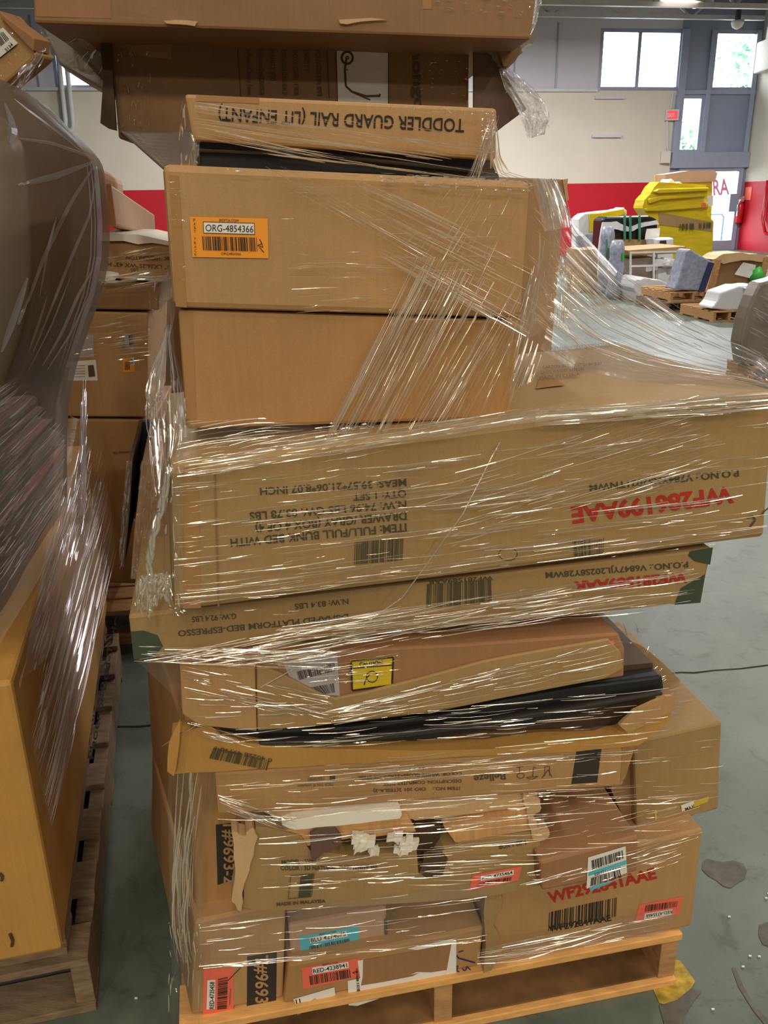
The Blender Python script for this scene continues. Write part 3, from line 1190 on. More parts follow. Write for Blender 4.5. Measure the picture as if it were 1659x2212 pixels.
# lower left tall boxes with black number labels
FA = Face(1.275, TAN, 0.003, 8)
quad = [(420, 1990), (618, 1948), (612, fy(FA, 612, 0.148)), (414, fy(FA, 414, 0.148))]
bx = carton('bottom left cardboard box of the middle stack, with coral tag and black number label', FA, quad, 0.55, M['kraft'], left=-0.10)
patch_quad('tape', FA, [(423, 2040), (452, 2037), (455, 2092), (424, 2094)], M['tape'], bx)
patch_quad('tape', FA, [(418, 2196), (520, 2184), (520, 2240), (418, 2246)], M['tape'], bx)
st = patch_quad('tag_sticker', FA, [(440, 2092), (505, 2090), (504, 2187), (438, 2194)], M['coral'], bx, label='coral tag with bar code turned on its side')
patch_quad('number_strip', FA, [(448, 2115), (465, 2114), (464, 2177), (446, 2178)], M['paper'], st, off=0.0014)
ink = Ink(FA, 0.0024)
ink.text('RED-4735458', (462, 2176), (463, 2118), 10)
ink.bars([(492, 2108), (490, 2178), (469, 2180), (471, 2112)], 26, 4)
ink.scribble((496, 2168), (498, 2132), 3, 5, 1.0)
ink.stroke([(492, 2116), (520, 2088)], 1.4)
ink.flush(st, M['ink'])
lb = patch_quad('black_label', FA, [(534, 2066), (598, 2056), (596, 2188), (533, 2198)], M['black_label'], bx, label='black label with pale numbers running down it')
ink = Ink(FA, 0.0016)
ink.text('T#9693-2', (552, 2062), (552, 2194), 28, 0.02)
ink.flush(lb, M['kraft'], 'lettering')

FB = Face(1.315, TAN, 0.003, 9)
quad = [(405, 1590), (640, 1560), (625, 1948), (424, 1982)]
bx = carton('cardboard box with torn black number label, standing on the bottom left box', FB, quad, 0.5, M['kraft_warm'], left=-0.10)
lb = patch_quad('black_label', FB, [(466, 1782), (520, 1775), (520, 1893), (470, 1910)], M['black_label'], bx, label='black label with pale numbers, half torn')
ink = Ink(FB, 0.0016)
ink.text('T#9693-2', (482, 1772), (484, 1906), 24, 0.02)
ink.flush(lb, M['kraft'], 'lettering')
poly_patch('torn_flap', FB, [(424, 1975), (430, 1955), (620, 1915), (622, 1948), (560, 1962), (436, 2003)], M['kraft'], bx, 0.010)

# bottom middle: long flat box with the coral tag, box with cyan tag, open box behind
FCc = Face(1.262, TAN, 0.0015, 12)
quad = [(622, 2078), (1046, 2008), (1036, 2095), (612, 2208)]
bx = carton('low bottom box with coral tag and torn white paper, in the pallet middle', FCc,
            [(622, 2084), (1046, 2003), (1036, fy(FCc, 1036, 0.148)), (612, fy(FCc, 612, 0.148))], 0.5, M['kraft_warm'])
st = patch_quad('tag_sticker', FCc, [(652, 2090), (777, 2068), (778, 2108), (654, 2136)], M['coral'], bx, label='coral tag with bar code')
patch_quad('number_strip', FCc, [(674, 2089), (752, 2076), (753, 2089), (675, 2104)], M['paper'], st, off=0.0014)
ink = Ink(FCc, 0.002)
ink.text('RED-4238941', (677, 2101), (750, 2087), 9)
ink.text('BIDFTA.COM', (697, 2085), (730, 2080), 4, 0)
ink.bars([(668, 2107), (756, 2092), (758, 2110), (670, 2126)], 30, 6)
ink.stroke([(772, 2096), (762, 2099), (766, 2102)], 1.4)
ink.flush(st, M['ink'])
st = poly_patch('shipping_label', FCc, [(772, 2074), (784, 2072), (783, 2110), (772, 2164), (820, 2156), (772, 2172), (753, 2171), (751, 2118), (778, 2112)], M['paper'], bx, 0.0012, 'torn white label rest')
ink = Ink(FCc, 0.002)
ink.bars([(772, 2090), (780, 2160), (772, 2162), (768, 2092)], 26, 9)
ink.flush(st, M['ink'])
poly_patch('paper_strip', FCc, [(777, 2128), (830, 2119), (890, 2107), (905, 2100), (885, 2104), (900, 2098), (930, 2099), (962, 2094), (984, 2098), (962, 2104), (958, 2119), (880, 2130), (776, 2147)], M['paper'], bx, 0.0016, 'torn white paper strip')
poly_patch('paper_edge', FCc, [(878, 2047), (976, 2026), (985, 2030), (985, 2100), (974, 2120), (958, 2123), (966, 2084), (972, 2050), (975, 2036), (900, 2050)], M['paper'], bx, 0.0022, 'white paper rim')
poly_patch('brown_paper', FCc, [(786, 2072), (972, 2040), (962, 2096), (778, 2126)], M['kraft_red'], bx, 0.0010, 'smooth orange brown paper')
ink = Ink(FCc, 0.002)
ink.stroke([(986, 2062), (990, 2068), (1026, 2078)], 3)
ink.stroke([(990, 2055), (1000, 2052)], 2)
ink.stroke([(988, 2084), (986, 2095), (992, 2098)], 2.5)
ink.stroke([(998, 2090), (1004, 2098), (1008, 2086), (1016, 2094)], 2.5)
ink.flush(bx, M['ink_blue'], 'marker_writing')
st = poly_patch('shipping_label', FCc, [(634, 2156), (722, 2131), (728, 2166), (642, 2190)], M['paper_grey'], bx, 0.0012, 'grey and white half torn label')
poly_patch('label_top', FCc, [(633, 2156), (722, 2131), (724, 2148), (690, 2160), (680, 2154), (660, 2166), (640, 2170)], M['paper'], st, 0.0018)
ink = Ink(FCc, 0.0024)
ink.text('U', (640, 2168), (650, 2166), 12, 0.03)
ink.text('INK', (722, 2156), (703, 2160), 7)
ink.bars([(648, 2172), (697, 2162), (699, 2178), (650, 2188)], 22, 12)
ink.flush(st, M['ink'])

FD = Face(1.29, TAN, 0.002, 14)
bx = carton('small cardboard box with a cyan tag, resting on the low box with torn paper', FD,
            [(622, 1998), (836, 1960), (836, 2048), (628, 2072)], 0.34, M['kraft_pink'], back_drop=-0.01)
st = patch_quad('tag_sticker', FD, [(646, 2022), (774, 2000), (776, 2047), (652, 2066)], M['cyan'], bx, label='cyan tag with bar code')
patch_quad('number_strip', FD, [(668, 2024), (748, 2010), (751, 2022), (670, 2036)], M['paper'], st, off=0.0014)
ink = Ink(FD, 0.002)
ink.text('BLU 4274075', (672, 2034), (747, 2020), 9)
ink.text('BIDFTA.COM', (690, 2019), (726, 2013), 4, 0)
ink.bars([(668, 2042), (756, 2026), (758, 2040), (670, 2056)], 30, 16)
ink.flush(st, M['ink'])
poly_patch('tape_edge', FD, [(829, 1985), (836, 1980), (838, 2044), (832, 2050)], M['tape_green'], bx, 0.002, 'dark green tape edge')

FD2 = Face(1.36, TAN, 0.002, 15)
bx = carton('dark brown box pushed behind the cyan tagged box', FD2,
            [(838, 1960), (1050, 1925), (1046, 2030), (838, 2062)], 0.4, M['kraft_warm'])
prism('open_flap', FD2, [(840, 2000), (1030, 1975), (1046, 1990), (1044, 2012), (840, 2042)], 0.008, M['kraft'], bx, off=0.03)

# bottom right box with red lettering
FE = Face(1.262, TAN, 0.002, 18)
quad = [(1055, 1905), (1519, 1790), (1494, fy(FE, 1494, 0.148)), (1048, fy(FE, 1048, 0.148))]
bx = carton('cardboard box with red WF lettering and bar code at the pallet right end', FE, quad, 0.6, M['kraft'])
ink = Ink(FE)
ink.text('WF292841AAE', (1186, 1950), (1419, 1896), 24, 0.03)
ink.flush(bx, M['ink_red'], 'red_lettering')
ink = Ink(FE)
ink.bars([(1186, 1970), (1333, 1937), (1331, 1978), (1184, 2010)], 30, 21)
ink.text('WF292841AAE', (1186, 2012), (1320, 1987), 13, 0.02)
ink.flush(bx, M['ink'])
st = patch_quad('tag_sticker', FE, [(1380, 1954), (1474, 1935), (1466, 1973), (1370, 1992)], M['coral'], bx, label='coral tag with upside-down number')
patch_quad('number_strip', FE, [(1392, 1972), (1452, 1962), (1450, 1974), (1390, 1984)], M['paper'], st, off=0.0014)
ink = Ink(FE, 0.002)
ink.text('RED-4735468', (1450, 1964), (1394, 1974), 7)
ink.bars([(1394, 1954), (1464, 1944), (1462, 1957), (1392, 1968)], 24, 23)
ink.flush(st, M['ink'])
prism('crushed_corner', FE, [(1046, 1900), (1072, 1898), (1080, 1935), (1062, 1990), (1075, 2020), (1058, 2085), (1040, 2092)], 0.02, M['kraft_olive'], bx, off=0.012, sub=3, wob=4)

# damaged board box (oak boards, white foam)
FG = Face(1.235, TAN, 0.004, 22)
root = thing('cardboard_box', 'crushed long box, torn open over pale oak boards and white foam', 'box',
             base_of(FG, [(545, 1790), (1160, 1740), (1170, 1900), (520, 1960)], 0.35))
prism('carton_body', FG, [(552, 1786), (600, 1792), (650, 1806), (672, 1840), (700, 1842), (760, 1850), (900, 1838), (905, 1890), (930, 1880), (960, 1835), (1000, 1818), (1155, 1796), (1168, 1808), (1164, 1850), (1172, 1912), (1050, 1938), (860, 1952), (700, 1962), (560, 1968), (524, 1960), (530, 1900), (545, 1840)], 0.30, M['kraft_olive'], root, sub=3, wob=1.5, bevel=0.003)
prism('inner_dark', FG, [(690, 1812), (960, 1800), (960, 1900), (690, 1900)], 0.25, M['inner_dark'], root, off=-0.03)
for k, (pl, mt, o_) in enumerate((
        ([(600, 1798), (760, 1778), (768, 1812), (640, 1835)], 'board', -0.004),
        ([(735, 1782), (880, 1760), (900, 1800), (760, 1818)], 'board', -0.006),
        ([(960, 1788), (1140, 1752), (1158, 1792), (985, 1822)], 'board', -0.004))):
    prism('oak_board', FG, pl, 0.28, M[mt], root, off=o_ + 0.001 * k, label='striped oak board edge')
prism('foam_plank', FG, [(608, 1776), (630, 1765), (700, 1754), (800, 1742), (862, 1736), (866, 1752), (862, 1762), (780, 1772), (700, 1780), (640, 1786), (624, 1784)], 0.05, M['foam'], root, off=0.008, sub=3, wob=1.0, bevel=0.004, label='white foam plank on the torn top')
prism('torn_top', FG, [(560, 1755), (640, 1742), (760, 1730), (900, 1722), (1100, 1702), (1140, 1712), (1146, 1752), (1000, 1770), (900, 1782), (870, 1770), (866, 1738), (640, 1764), (600, 1782)], 0.02, M['torn'], root, off=-0.012, sub=4, wob=3)
for k, (x, y) in enumerate(((770, 1805), (790, 1800), (775, 1818), (850, 1800), (872, 1812), (862, 1826), (885, 1818), (800, 1824))):
    q = MB()
    p = FG.pt(x, y, 0.012)
    for _ in range(5):
        q.box(p + Vector((RND.uniform(-.008, .008), RND.uniform(-.006, .006), RND.uniform(-.008, .008))), (0.014, 0.010, 0.012),
              (Vector((RND.uniform(.5, 1), RND.uniform(-.5, .5), RND.uniform(-.4, .4))).normalized(), Vector((0, 1, 0)), Vector((0.2, 0, 1)).normalized()))
    q.build('foam_crumb', M['foam'], root)
prism('torn_scrap', FG, [(668, 1792), (690, 1780), (720, 1778), (735, 1795), (735, 1815), (700, 1830), (675, 1850), (670, 1838)], 0.006, M['flap_dark'], root, off=0.012, sub=2, wob=2)
prism('torn_scrap', FG, [(905, 1880), (915, 1840), (950, 1835), (965, 1850), (955, 1885), (925, 1893)], 0.006, M['inner_dark'], root, off=0.006, sub=2, wob=2)
prism('crushed_end', FG, [(1130, 1712), (1160, 1720), (1168, 1742), (1150, 1760), (1166, 1790), (1184, 1788), (1182, 1806), (1150, 1812), (1140, 1780), (1136, 1745)], 0.03, M['torn'], root, off=0.004, sub=3, wob=4)
prism('crushed_end', FG, [(500, 1790), (530, 1800), (545, 1780), (556, 1800), (540, 1860), (528, 1900), (520, 1962), (500, 1940), (508, 1870)], 0.03, M['torn'], root, off=0.008, sub=3, wob=3)
ink = Ink(FG, 0.0022)
ink.text('MODEL : W40', (608, 1866), (683, 1862), 9, 0.03)
ink.text('COLOR : 3D NATURAL OAK/WHITE MB', (606, 1878), (816, 1876), 9, 0.03)
ink.text('MADE IN MALAYSIA', (597, 1953), (703, 1948), 7, 0.03)
ink.text('BOX 1 OF 1', (1078, 1832), (1136, 1822), 10, 0.02)
ink.frame([(628, 1889), (678, 1886), (672, 1935), (622, 1938)], 1.4)
ink.quad([(650, 1887), (676, 1886), (670, 1934), (644, 1936)])
ink.flush(root, M['ink_green'])
st = patch_quad('tag_sticker', FG, [(1020, 1888), (1126, 1868), (1118, 1898), (1012, 1924)], M['coral'], root, off=0.003, label='coral tag with bar code')
patch_quad('number_strip', FG, [(1038, 1890), (1108, 1876), (1108, 1886), (1038, 1901)], M['paper'], st, off=0.0036)
ink = Ink(FG, 0.0042)
ink.text('RED-4735464', (1041, 1898), (1106, 1884), 7)
ink.bars([(1034, 1905), (1104, 1890), (1102, 1898), (1030, 1914)], 26, 31)
ink.flush(st, M['ink'])

# dark gap filler behind: box between the crushed box and the shipping label box
FH_ = Face(1.47, TAN, 0.002, 25)
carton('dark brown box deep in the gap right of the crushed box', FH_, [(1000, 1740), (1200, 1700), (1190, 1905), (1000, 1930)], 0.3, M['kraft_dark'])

# shipping label box (top and front seen)
_z = FE.raw(1270, 1851).z + 0.004
_p = PZ(1275, 1904, _z)
FI = Face(_p.y - TAN * _p.x, TAN, 0.002, 27)
quad = [(1166, 1862), (1380, 1805), (1378, 1884), (1170, 1925)]
bx = carton('small plain box with white and blue shipping label, below the long desk box', FI, quad, 0.24, M['kraft_red'])
st = patch_quad('shipping_label', FI, [(1269, 1850), (1350, 1826), (1354, 1884), (1266, 1918)], M['paper'], bx, off=0.002, label='white shipping label with bar codes')
patch_quad('blue_band', FI, [(1270, 1882), (1352, 1856), (1353, 1864), (1270, 1890)], M['cyan'], st, off=0.0028)
patch_quad('blue_band', FI, [(1272, 1916), (1300, 1905), (1330, 1900), (1274, 1922)], M['cyan'], st, off=0.0028)
ink = Ink(FI, 0.003)
ink.bars([(1276, 1856), (1344, 1834), (1346, 1852), (1278, 1876)], 26, 33)
ink.text('WRAX7123203', (1340, 1868), (1282, 1884), 6)
ink.bars([(1276, 1894), (1338, 1876), (1342, 1892), (1274, 1912)], 22, 34)
ink.flush(st, M['ink'])

# right box with yellow tape
FJ = Face(1.31, TAN, 0.003, 30)
quad = [(1368, 1600), (1561, 1560), (1553, 1748), (1376, 1800)]
bx = carton('plain box with scraps of yellow tape at the right side of the middle stack', FJ, quad, 0.45, M['kraft_olive'])
st = patch_quad('tape', FJ, [(1492, 1732), (1530, 1718), (1528, 1730), (1490, 1746)], M['yellow'], bx, off=0.002, label='yellow tape scrap')
patch_quad('tape', FJ, [(1412, 1748), (1416, 1746), (1418, 1768), (1414, 1770)], M['yellow'], bx, off=0.002, label='yellow tape scrap')
patch_quad('white_sticker', FJ, [(1470, 1738), (1498, 1728), (1497, 1742), (1472, 1752)], M['paper'], bx, off=0.0024)
ink = Ink(FJ, 0.003)
ink.text('MAX', (1480, 1750), (1500, 1742), 7)
ink.flush(st, M['ink'])
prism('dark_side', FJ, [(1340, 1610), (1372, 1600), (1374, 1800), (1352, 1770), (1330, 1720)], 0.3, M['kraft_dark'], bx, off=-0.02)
# the crumpled lid corner that rises behind it
prism('lid_flap', FJ, [(1442, 1470), (1470, 1480), (1520, 1520), (1562, 1562), (1470, 1590), (1448, 1590), (1444, 1540)], 0.02, M['kraft_olive'], bx, off=-0.16, sub=2, wob=1)

# long desk box
FK_ = Face(1.235, TAN, 0.002, 33)
quad = [(462, 1668), (1372, 1614), (1345, 1700), (470, 1762)]
bx = carton('long flat desk box with upside-down black print and a black tape strip', FK_, quad, 0.5, M['kraft'])
patch_quad('tape', FK_, [(1246, 1618), (1300, 1612), (1290, 1690), (1234, 1694)], M['tape_black'], bx, label='black tape strip')
patch_quad('tape', FK_, [(1344, 1612), (1372, 1610), (1350, 1680), (1340, 1690)], M['tape'], bx)
ink = Ink(FK_)
ink.text('ITEM NO.:    OIO 201 2(TESLA-2)', (993, 1698), (806, 1704), 7, 0.02)
ink.text('DESCRIPTION: COMPUTER DESK', (996, 1682), (826, 1690), 7, 0.02)
ink.text('COLOR: WHITE GLOSS+STAINLESS STEEL', (997, 1666), (772, 1676), 7, 0.02)
ink.text('1 OF 1', (915, 1656), (885, 1658), 6, 0.02)
ink.text('CERTIFIED', (700, 1677), (664, 1680), 6, 0.01)
ink.text('TSCA Title VI compliant', (720, 1690), (642, 1694), 6, 0)
ink.quad([(712, 1675), (724, 1674), (724, 1684), (712, 1685)])
ink.text('Belleze', (1090, 1666), (1022, 1674), 16, 0.02)
ink.stroke([(1170, 1680), (1184, 1662), (1192, 1678)], 1.6)
ink.stroke([(1176, 1676), (1177, 1655), (1187, 1655), (1187, 1676)], 1.4)
ink.stroke([(1136, 1678), (1162, 1676), (1150, 1682), (1138, 1680)], 1.6)
ink.stroke([(1150, 1677), (1152, 1656), (1158, 1658)], 1.4)
ink.ring((1124, 1674), 8, 1.5, 12, 0.7)
ink.stroke([(1122, 1668), (1122, 1656), (1114, 1655), (1130, 1654)], 1.5)
ink.flush(bx, M['ink_soft'])

# torn open box with a black panel inside
FL = Face(1.215, TAN, 0.003, 36)
root = thing('cardboard_box', 'torn open cardboard box with a black panel showing through its split side', 'box', base_of(FL, [(370, 1570), (1450, 1480), (1440, 1600), (380, 1675)], 0.5))
prism('carton_body', FL, [(372, 1585), (452, 1566), (480, 1588), (530, 1604), (600, 1614), (700, 1618), (900, 1622), (1060, 1618), (1180, 1602), (1300, 1598), (1372, 1578), (1430, 1548), (1450, 1536), (1446, 1560), (1380, 1610), (1240, 1624), (1000, 1634), (800, 1648), (560, 1660), (450, 1668), (376, 1672), (362, 1655)], 0.03, M['kraft_gold'], root, sub=3, wob=1.2, label='torn lower edge of the box')
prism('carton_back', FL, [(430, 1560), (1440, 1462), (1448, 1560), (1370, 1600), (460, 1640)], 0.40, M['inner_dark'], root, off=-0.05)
prism('black_panel', FL, [(440, 1572), (560, 1586), (760, 1578), (960, 1552), (1100, 1518), (1250, 1492), (1440, 1468), (1444, 1500), (1360, 1530), (1240, 1560), (1060, 1588), (900, 1612), (720, 1614), (560, 1606), (470, 1588)], 0.035, M['black_plastic'], root, off=-0.012, bevel=0.006, label='glossy black panel')
prism('panel_rib', FL, [(560, 1600), (760, 1594), (960, 1568), (1240, 1524), (1430, 1492), (1430, 1500), (1240, 1534), (960, 1580), (760, 1604), (560, 1608)], 0.01, M['dark_panel'], root, off=0.004, bevel=0.003)
prism('torn_flap', FL, [(1330, 1556), (1360, 1526), (1420, 1500), (1450, 1490), (1452, 1520), (1400, 1550), (1350, 1574)], 0.006, M['kraft'], root, off=0.014, sub=3, wob=1.5)
prism('torn_flap', FL, [(366, 1590), (390, 1540), (384, 1620), (376, 1660), (362, 1650)], 0.006, M['kraft_gold'], root, off=0.02, sub=2, wob=2)
ink = Ink(FL, 0.003)
ink.bars([(462, 1612), (584, 1640), (578, 1662), (452, 1636)], 36, 41)
ink.text('0 40228 49198 1', (588, 1636), (466, 1610), 9, 0.01)
ink.flush(root, M['ink_green'])

# caution box
FM = Face(1.20, TAN, 0.002, 39)
root = thing('cardboard_box', 'cardboard box with yellow CAUTION sticker and curved torn flap, above the black panel box', 'box', base_of(FM, [(385, 1425), (1340, 1370), (1345, 1440), (385, 1565)], 0.5))
prism('carton_body', FM, [(388, 1424), (560, 1415), (1000, 1392), (1336, 1368), (1350, 1400), (1348, 1462), (1240, 1478), (1100, 1506), (960, 1536), (760, 1562), (552, 1574), (400, 1560), (390, 1530)], 0.45, M['kraft_red'], root, sub=2, wob=0.6, bevel=0.004)
prism('end_flap', FM, [(388, 1424), (550, 1430), (554, 1572), (430, 1560), (394, 1535)], 0.006, M['kraft'], root, off=0.010, bevel=0.002)
prism('curved_flap', FM, [(554, 1432), (600, 1446), (660, 1478), (700, 1497), (724, 1503), (790, 1490), (900, 1462), (1040, 1424), (1180, 1398), (1310, 1376), (1336, 1404), (1342, 1440), (1300, 1462), (1140, 1492), (1000, 1520), (800, 1548), (660, 1566), (556, 1572)], 0.007, M['kraft_olive'], root, off=0.008, sub=2, wob=0.8, bevel=0.002)
st = patch_quad('caution_sticker', FM, [(756, 1424), (852, 1416), (848, 1480), (758, 1492)], M['yellow'], root, off=0.002, label='yellow CAUTION sticker with black frame')
ink = Ink(FM, 0.003)
ink.frame([(758, 1427), (849, 1418), (846, 1478), (760, 1490)], 4)
ink.text('CAUTION', (776, 1438), (826, 1434), 9, 0.02)
ink.line((762, 1442), (846, 1435), 2)
ink.ring((803, 1460), 12, 2, 16)
ink.stroke([(786, 1478), (790, 1464), (798, 1456)], 2)
ink.flush(st, M['ink'])
st = patch_quad('shipping_label', FM, [(610, 1428), (728, 1413), (734, 1502), (640, 1496)], M['paper_grey'], root, off=0.0016, label='pale shipping label with bar codes')
ink = Ink(FM, 0.0024)
ink.bars([(640, 1450), (722, 1430), (724, 1448), (646, 1468)], 34, 51)
ink.bars([(668, 1484), (722, 1474), (724, 1494), (690, 1500)], 18, 52)
ink.flush(st, M['ink'])
st = patch_quad('red_tag', FM, [(1296, 1386), (1324, 1380), (1324, 1404), (1298, 1406)], M['coral'], root, off=0.004)

# platform bed box
FN = Face(1.225, TAN, 0.002, 44)
quad = [(277, 1330), (1541, 1184), (1514, 1302), (288, 1424)]
bx = carton('long flat platform bed box with dark green corners, below the big middle box', FN, quad, 0.62, M['kraft_olive'], N=14)
poly_patch('corner_tape', FN, [(282, 1364), (310, 1362), (340, 1372), (352, 1396), (330, 1422), (289, 1424)], M['tape_green'], bx, 0.001, 'dark green corner patch')
poly_patch('corner_tape', FN, [(1490, 1190), (1540, 1182), (1534, 1220), (1500, 1212), (1486, 1200)], M['tape_green'], bx, 0.001, 'dark green corner patch')
poly_patch('corner_tape', FN, [(1470, 1270), (1524, 1240), (1513, 1302), (1456, 1306)], M['tape_green'], bx, 0.001, 'dark green corner patch')
ink = Ink(FN)
ink.text('WF281589AAR', (1482, 1236), (1240, 1256), 22, 0.03)
ink.flush(bx, M['ink_red'], 'red_lettering')
ink = Ink(FN)
ink.text('P.O.NO.: V6847YJL202S8Y28WM', (1485, 1212), (1178, 1236), 13, 0.015)
ink.text('L-SHAPED PLATFORM BED-ESPRESSO', (752, 1326), (384, 1362), 13, 0.015)
ink.text('N.W: 83.4 LBS', (752, 1293), (636, 1304), 12, 0.015)
ink.text('G.W: 92.4 LBS', (510, 1324), (414, 1332), 12, 0.015)
ink.bars([(922, 1260), (1062, 1250), (1064, 1300), (920, 1312)], 40, 61)
ink.text('WF281589AAR', (1064, 1243), (924, 1252), 9, 0.015)
ink.flush(bx, M['ink_green'])

# the big middle box
FO = Face(1.185, 0.25, 0.002, 48)
quad = [(366, 1010), (1678, 842), (1652, 1162), (374, 1322)]
bx = carton('big flat bunk bed box with red upside-down WF lettering, widest of the stack', FO, quad, 0.50, M['kraft_olive'], N=16, bevel=0.01)
BIGTOP = bx


class TopFace:
    """top of the big box: px mapped onto its plane"""
    def __init__(s, a, b, back):
        s.o = a
        s.n = (b - a).cross(back).normalized()
        if s.n.z < 0:
            s.n = -s.n

    def pt(s, px, py, off=0.001):
        d_ = ray(px, py)
        return CAM + d_ * ((s.o - CAM).dot(s.n) / d_.dot(s.n)) + s.n * (off + 0.002)


FTOP = TopFace(FO.raw(*quad[0]), FO.raw(*quad[1]), -FO.n)
ink = Ink(FTOP)
ink.text('MADE IN CHINA', (1166, 824), (1252, 816), 7, 0.0)
ink.text('GROSS WEIGHT: 83.78 LBS', (1168, 812), (1262, 804), 6, 0.0)
ink.text('CARTON SIZE: 39.57*21.06*8.07', (1172, 800), (1300, 792), 6, 0.0)
ink.text('P.O.NO. V784YXS2021TNWM', (1190, 760), (1330, 748), 6, 0.0)
ink.flush(bx, M['ink_soft'], 'faint_lettering')
patch_quad('tape', FTOP, [(1164, 824), (1196, 820), (1222, 834), (1158, 842)], M['tape'], bx, off=0.0)
ink = Ink(FO)
ink.text('WF286199AAE', (1580, 1050), (1232, 1096), 36, 0.03)
ink.flush(bx, M['ink_red'], 'red_lettering')
ink = Ink(FO)
ink.text('P.O.NO.: V784YXS2021TNWM', (1594, 1014), (1272, 1046), 15, 0.015)
ink.text('ITEM: FULL/FULL BUNK BED WITH', (877, 1130), (497, 1163), 18, 0.015)
ink.text('DRAWER /GRAY (BOX 4 OF 4)', (877, 1105), (551, 1132), 18, 0.015)
ink.text('N.W: 74.96 LBS GW: 83.78 LBS', (877, 1081), (538, 1106), 17, 0.015)
ink.text('QTY: 1 SET', (877, 1058), (762, 1066), 16, 0.015)
ink.text('MEAS: 39.57*21.06*8.07 INCH', (877, 1034), (561, 1053), 16, 0.015)
ink.bars([(766, 1170), (872, 1162), (870, 1210), (764, 1218)], 30, 71)
ink.bars([(1236, 1170), (1306, 1162), (1304, 1196), (1240, 1202)], 18, 72)
ink.ring((1097, 1196), 20, 1.6, 20, 0.7)
ink.flush(bx, M['ink_green'])
patch_quad('tape', FO, [(396, 1010), (428, 1006), (434, 1312), (398, 1314)], M['tape'], bx, label='worn brown tape down the edge')
patch_quad('crease_line', FO, [(462, 1024), (466, 1023), (474, 1308), (470, 1309)], M['kraft_dark'], bx, off=0.0012)
ink = Ink(FO, 0.002)
ink.stroke([(1612, 1118), (1624, 1114), (1630, 1122), (1618, 1138)], 4)
ink.stroke([(1642, 1114), (1648, 1104), (1660, 1094)], 3)
ink.flush(bx, M['ink_soft'], 'scuff')

# plain box and orange tagged box above
FQ = Face(1.262, 0.17, 0.0015, 52)
quad = [(384, 668), (1124, 692), (1104, 905), (402, 928)]
bx = carton('plain cardboard box directly under the orange tagged box', FQ, quad, 0.40, M['kraft_warm'], N=12)
patch_quad('tape', FQ, [(392, 672), (416, 673), (424, 905), (402, 905)], M['tape'], bx, label='brown tape down the left edge')
FR = Face(1.25, 0.17, 0.0015, 54)
quad = [(350, 354), (1148, 392), (1127, 688), (374, 666)]
bx = carton('large cardboard box with an orange bar code tag near its upper left corner', FR, quad, 0.42, M['kraft'], N=12, bevel=0.009)
patch_quad('tape', FR, [(366, 378), (386, 380), (404, 664), (380, 662)], M['tape'], bx, label='brown tape down the left edge')
st = patch_quad('tag_sticker', FR, [(410, 468), (578, 472), (580, 558), (416, 555)], M['orange'], bx, off=0.002, label='orange tag with bar code')
patch_quad('number_strip', FR, [(439, 479), (549, 482), (550, 506), (440, 503)], M['paper'], st, off=0.0026)
ink = Ink(FR, 0.0032)
ink.frame([(439, 479), (549, 482), (550, 506), (440, 503)], 1.2)
ink.text('ORG-4854366', (444, 499), (547, 502), 15, 0.0)
ink.text('BIDFTA.COM', (474, 478), (515, 479), 5.5, 0.0)
ink.text('ORG4854366', (478, 550), (520, 551), 5.5, 0.0)
ink.bars([(437, 510), (556, 513), (558, 543), (439, 540)], 36, 81)
ink.stroke([(560, 516), (566, 526), (556, 530), (568, 534), (563, 520)], 1.4)
ink.stroke([(560, 534), (570, 545)], 1.6)
for k, ch in enumerate('FAST TRACK'):
    if ch != ' ':
        y = 478 + k * 8.2
        ink.text(ch, (418 + k * 0.25, y), (422.5 + k * 0.25, y), 6, 0.0)
ink.flush(st, M['ink'])

# black flat item and the toddler guard rail box
FS = Face(1.33, 0.17, 0.001, 58)
root = thing('black_panel', 'black plastic panel lying between the guard rail box and the orange tagged box', 'panel', base_of(FS, [(425, 300), (1080, 330), (1082, 390), (425, 362)], 0.3))
prism('panel_body', FS, [(425, 296), (1060, 322), (1085, 392), (425, 370)], 0.32, M['black_plastic'], root, bevel=0.006)
prism('panel_lip', FS, [(425, 320), (700, 330), (1040, 366), (1040, 376), (700, 342), (425, 330)], 0.02, M['dark_panel'], root, off=0.012, bevel=0.003)
FT = Face(1.30, 0.17, 0.0015, 60)
quad = [(398, 203), (1074, 234), (1072, 346), (416, 303)]
bx = carton('slim cardboard box with upside-down TODDLER GUARD RAIL print on top of the middle stack', FT, quad, 0.36, M['kraft'], N=12, bevel=0.007)
ink = Ink(FT)
ink.text('TODDLER GUARD RAIL (LIT ENFANT)', (1003, 258), (472, 233), 29, 0.012)
ink.flush(bx, M['ink'])
patch_quad('tape', FT, [(424, 206), (560, 211), (560, 224), (424, 219)], M['tape'], bx)

# open box standing upright behind the big box, left
FU = Face(1.55, TAN, 0.002, 64)
root = thing('open_box', 'film covered open box with black slot, behind the big middle box', 'box', base_of(FU, [(262, 1000), (390, 1000), (390, 1236), (262, 1236)], 0.4))
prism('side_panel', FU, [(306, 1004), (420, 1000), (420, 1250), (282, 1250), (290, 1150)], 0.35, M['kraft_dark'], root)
prism('back_panel', FU, [(276, 1000), (310, 996), (300, 1240), (266, 1240)], 0.02, M['black_plastic'], root, off=-0.30)  # black colour stands for the shade inside the open box
prism('thin_flap', FU, [(278, 996), (286, 994), (280, 1100), (268, 1228), (258, 1210), (262, 1120), (268, 1050)], 0.30, M['inner_dark'], root, off=-0.005)

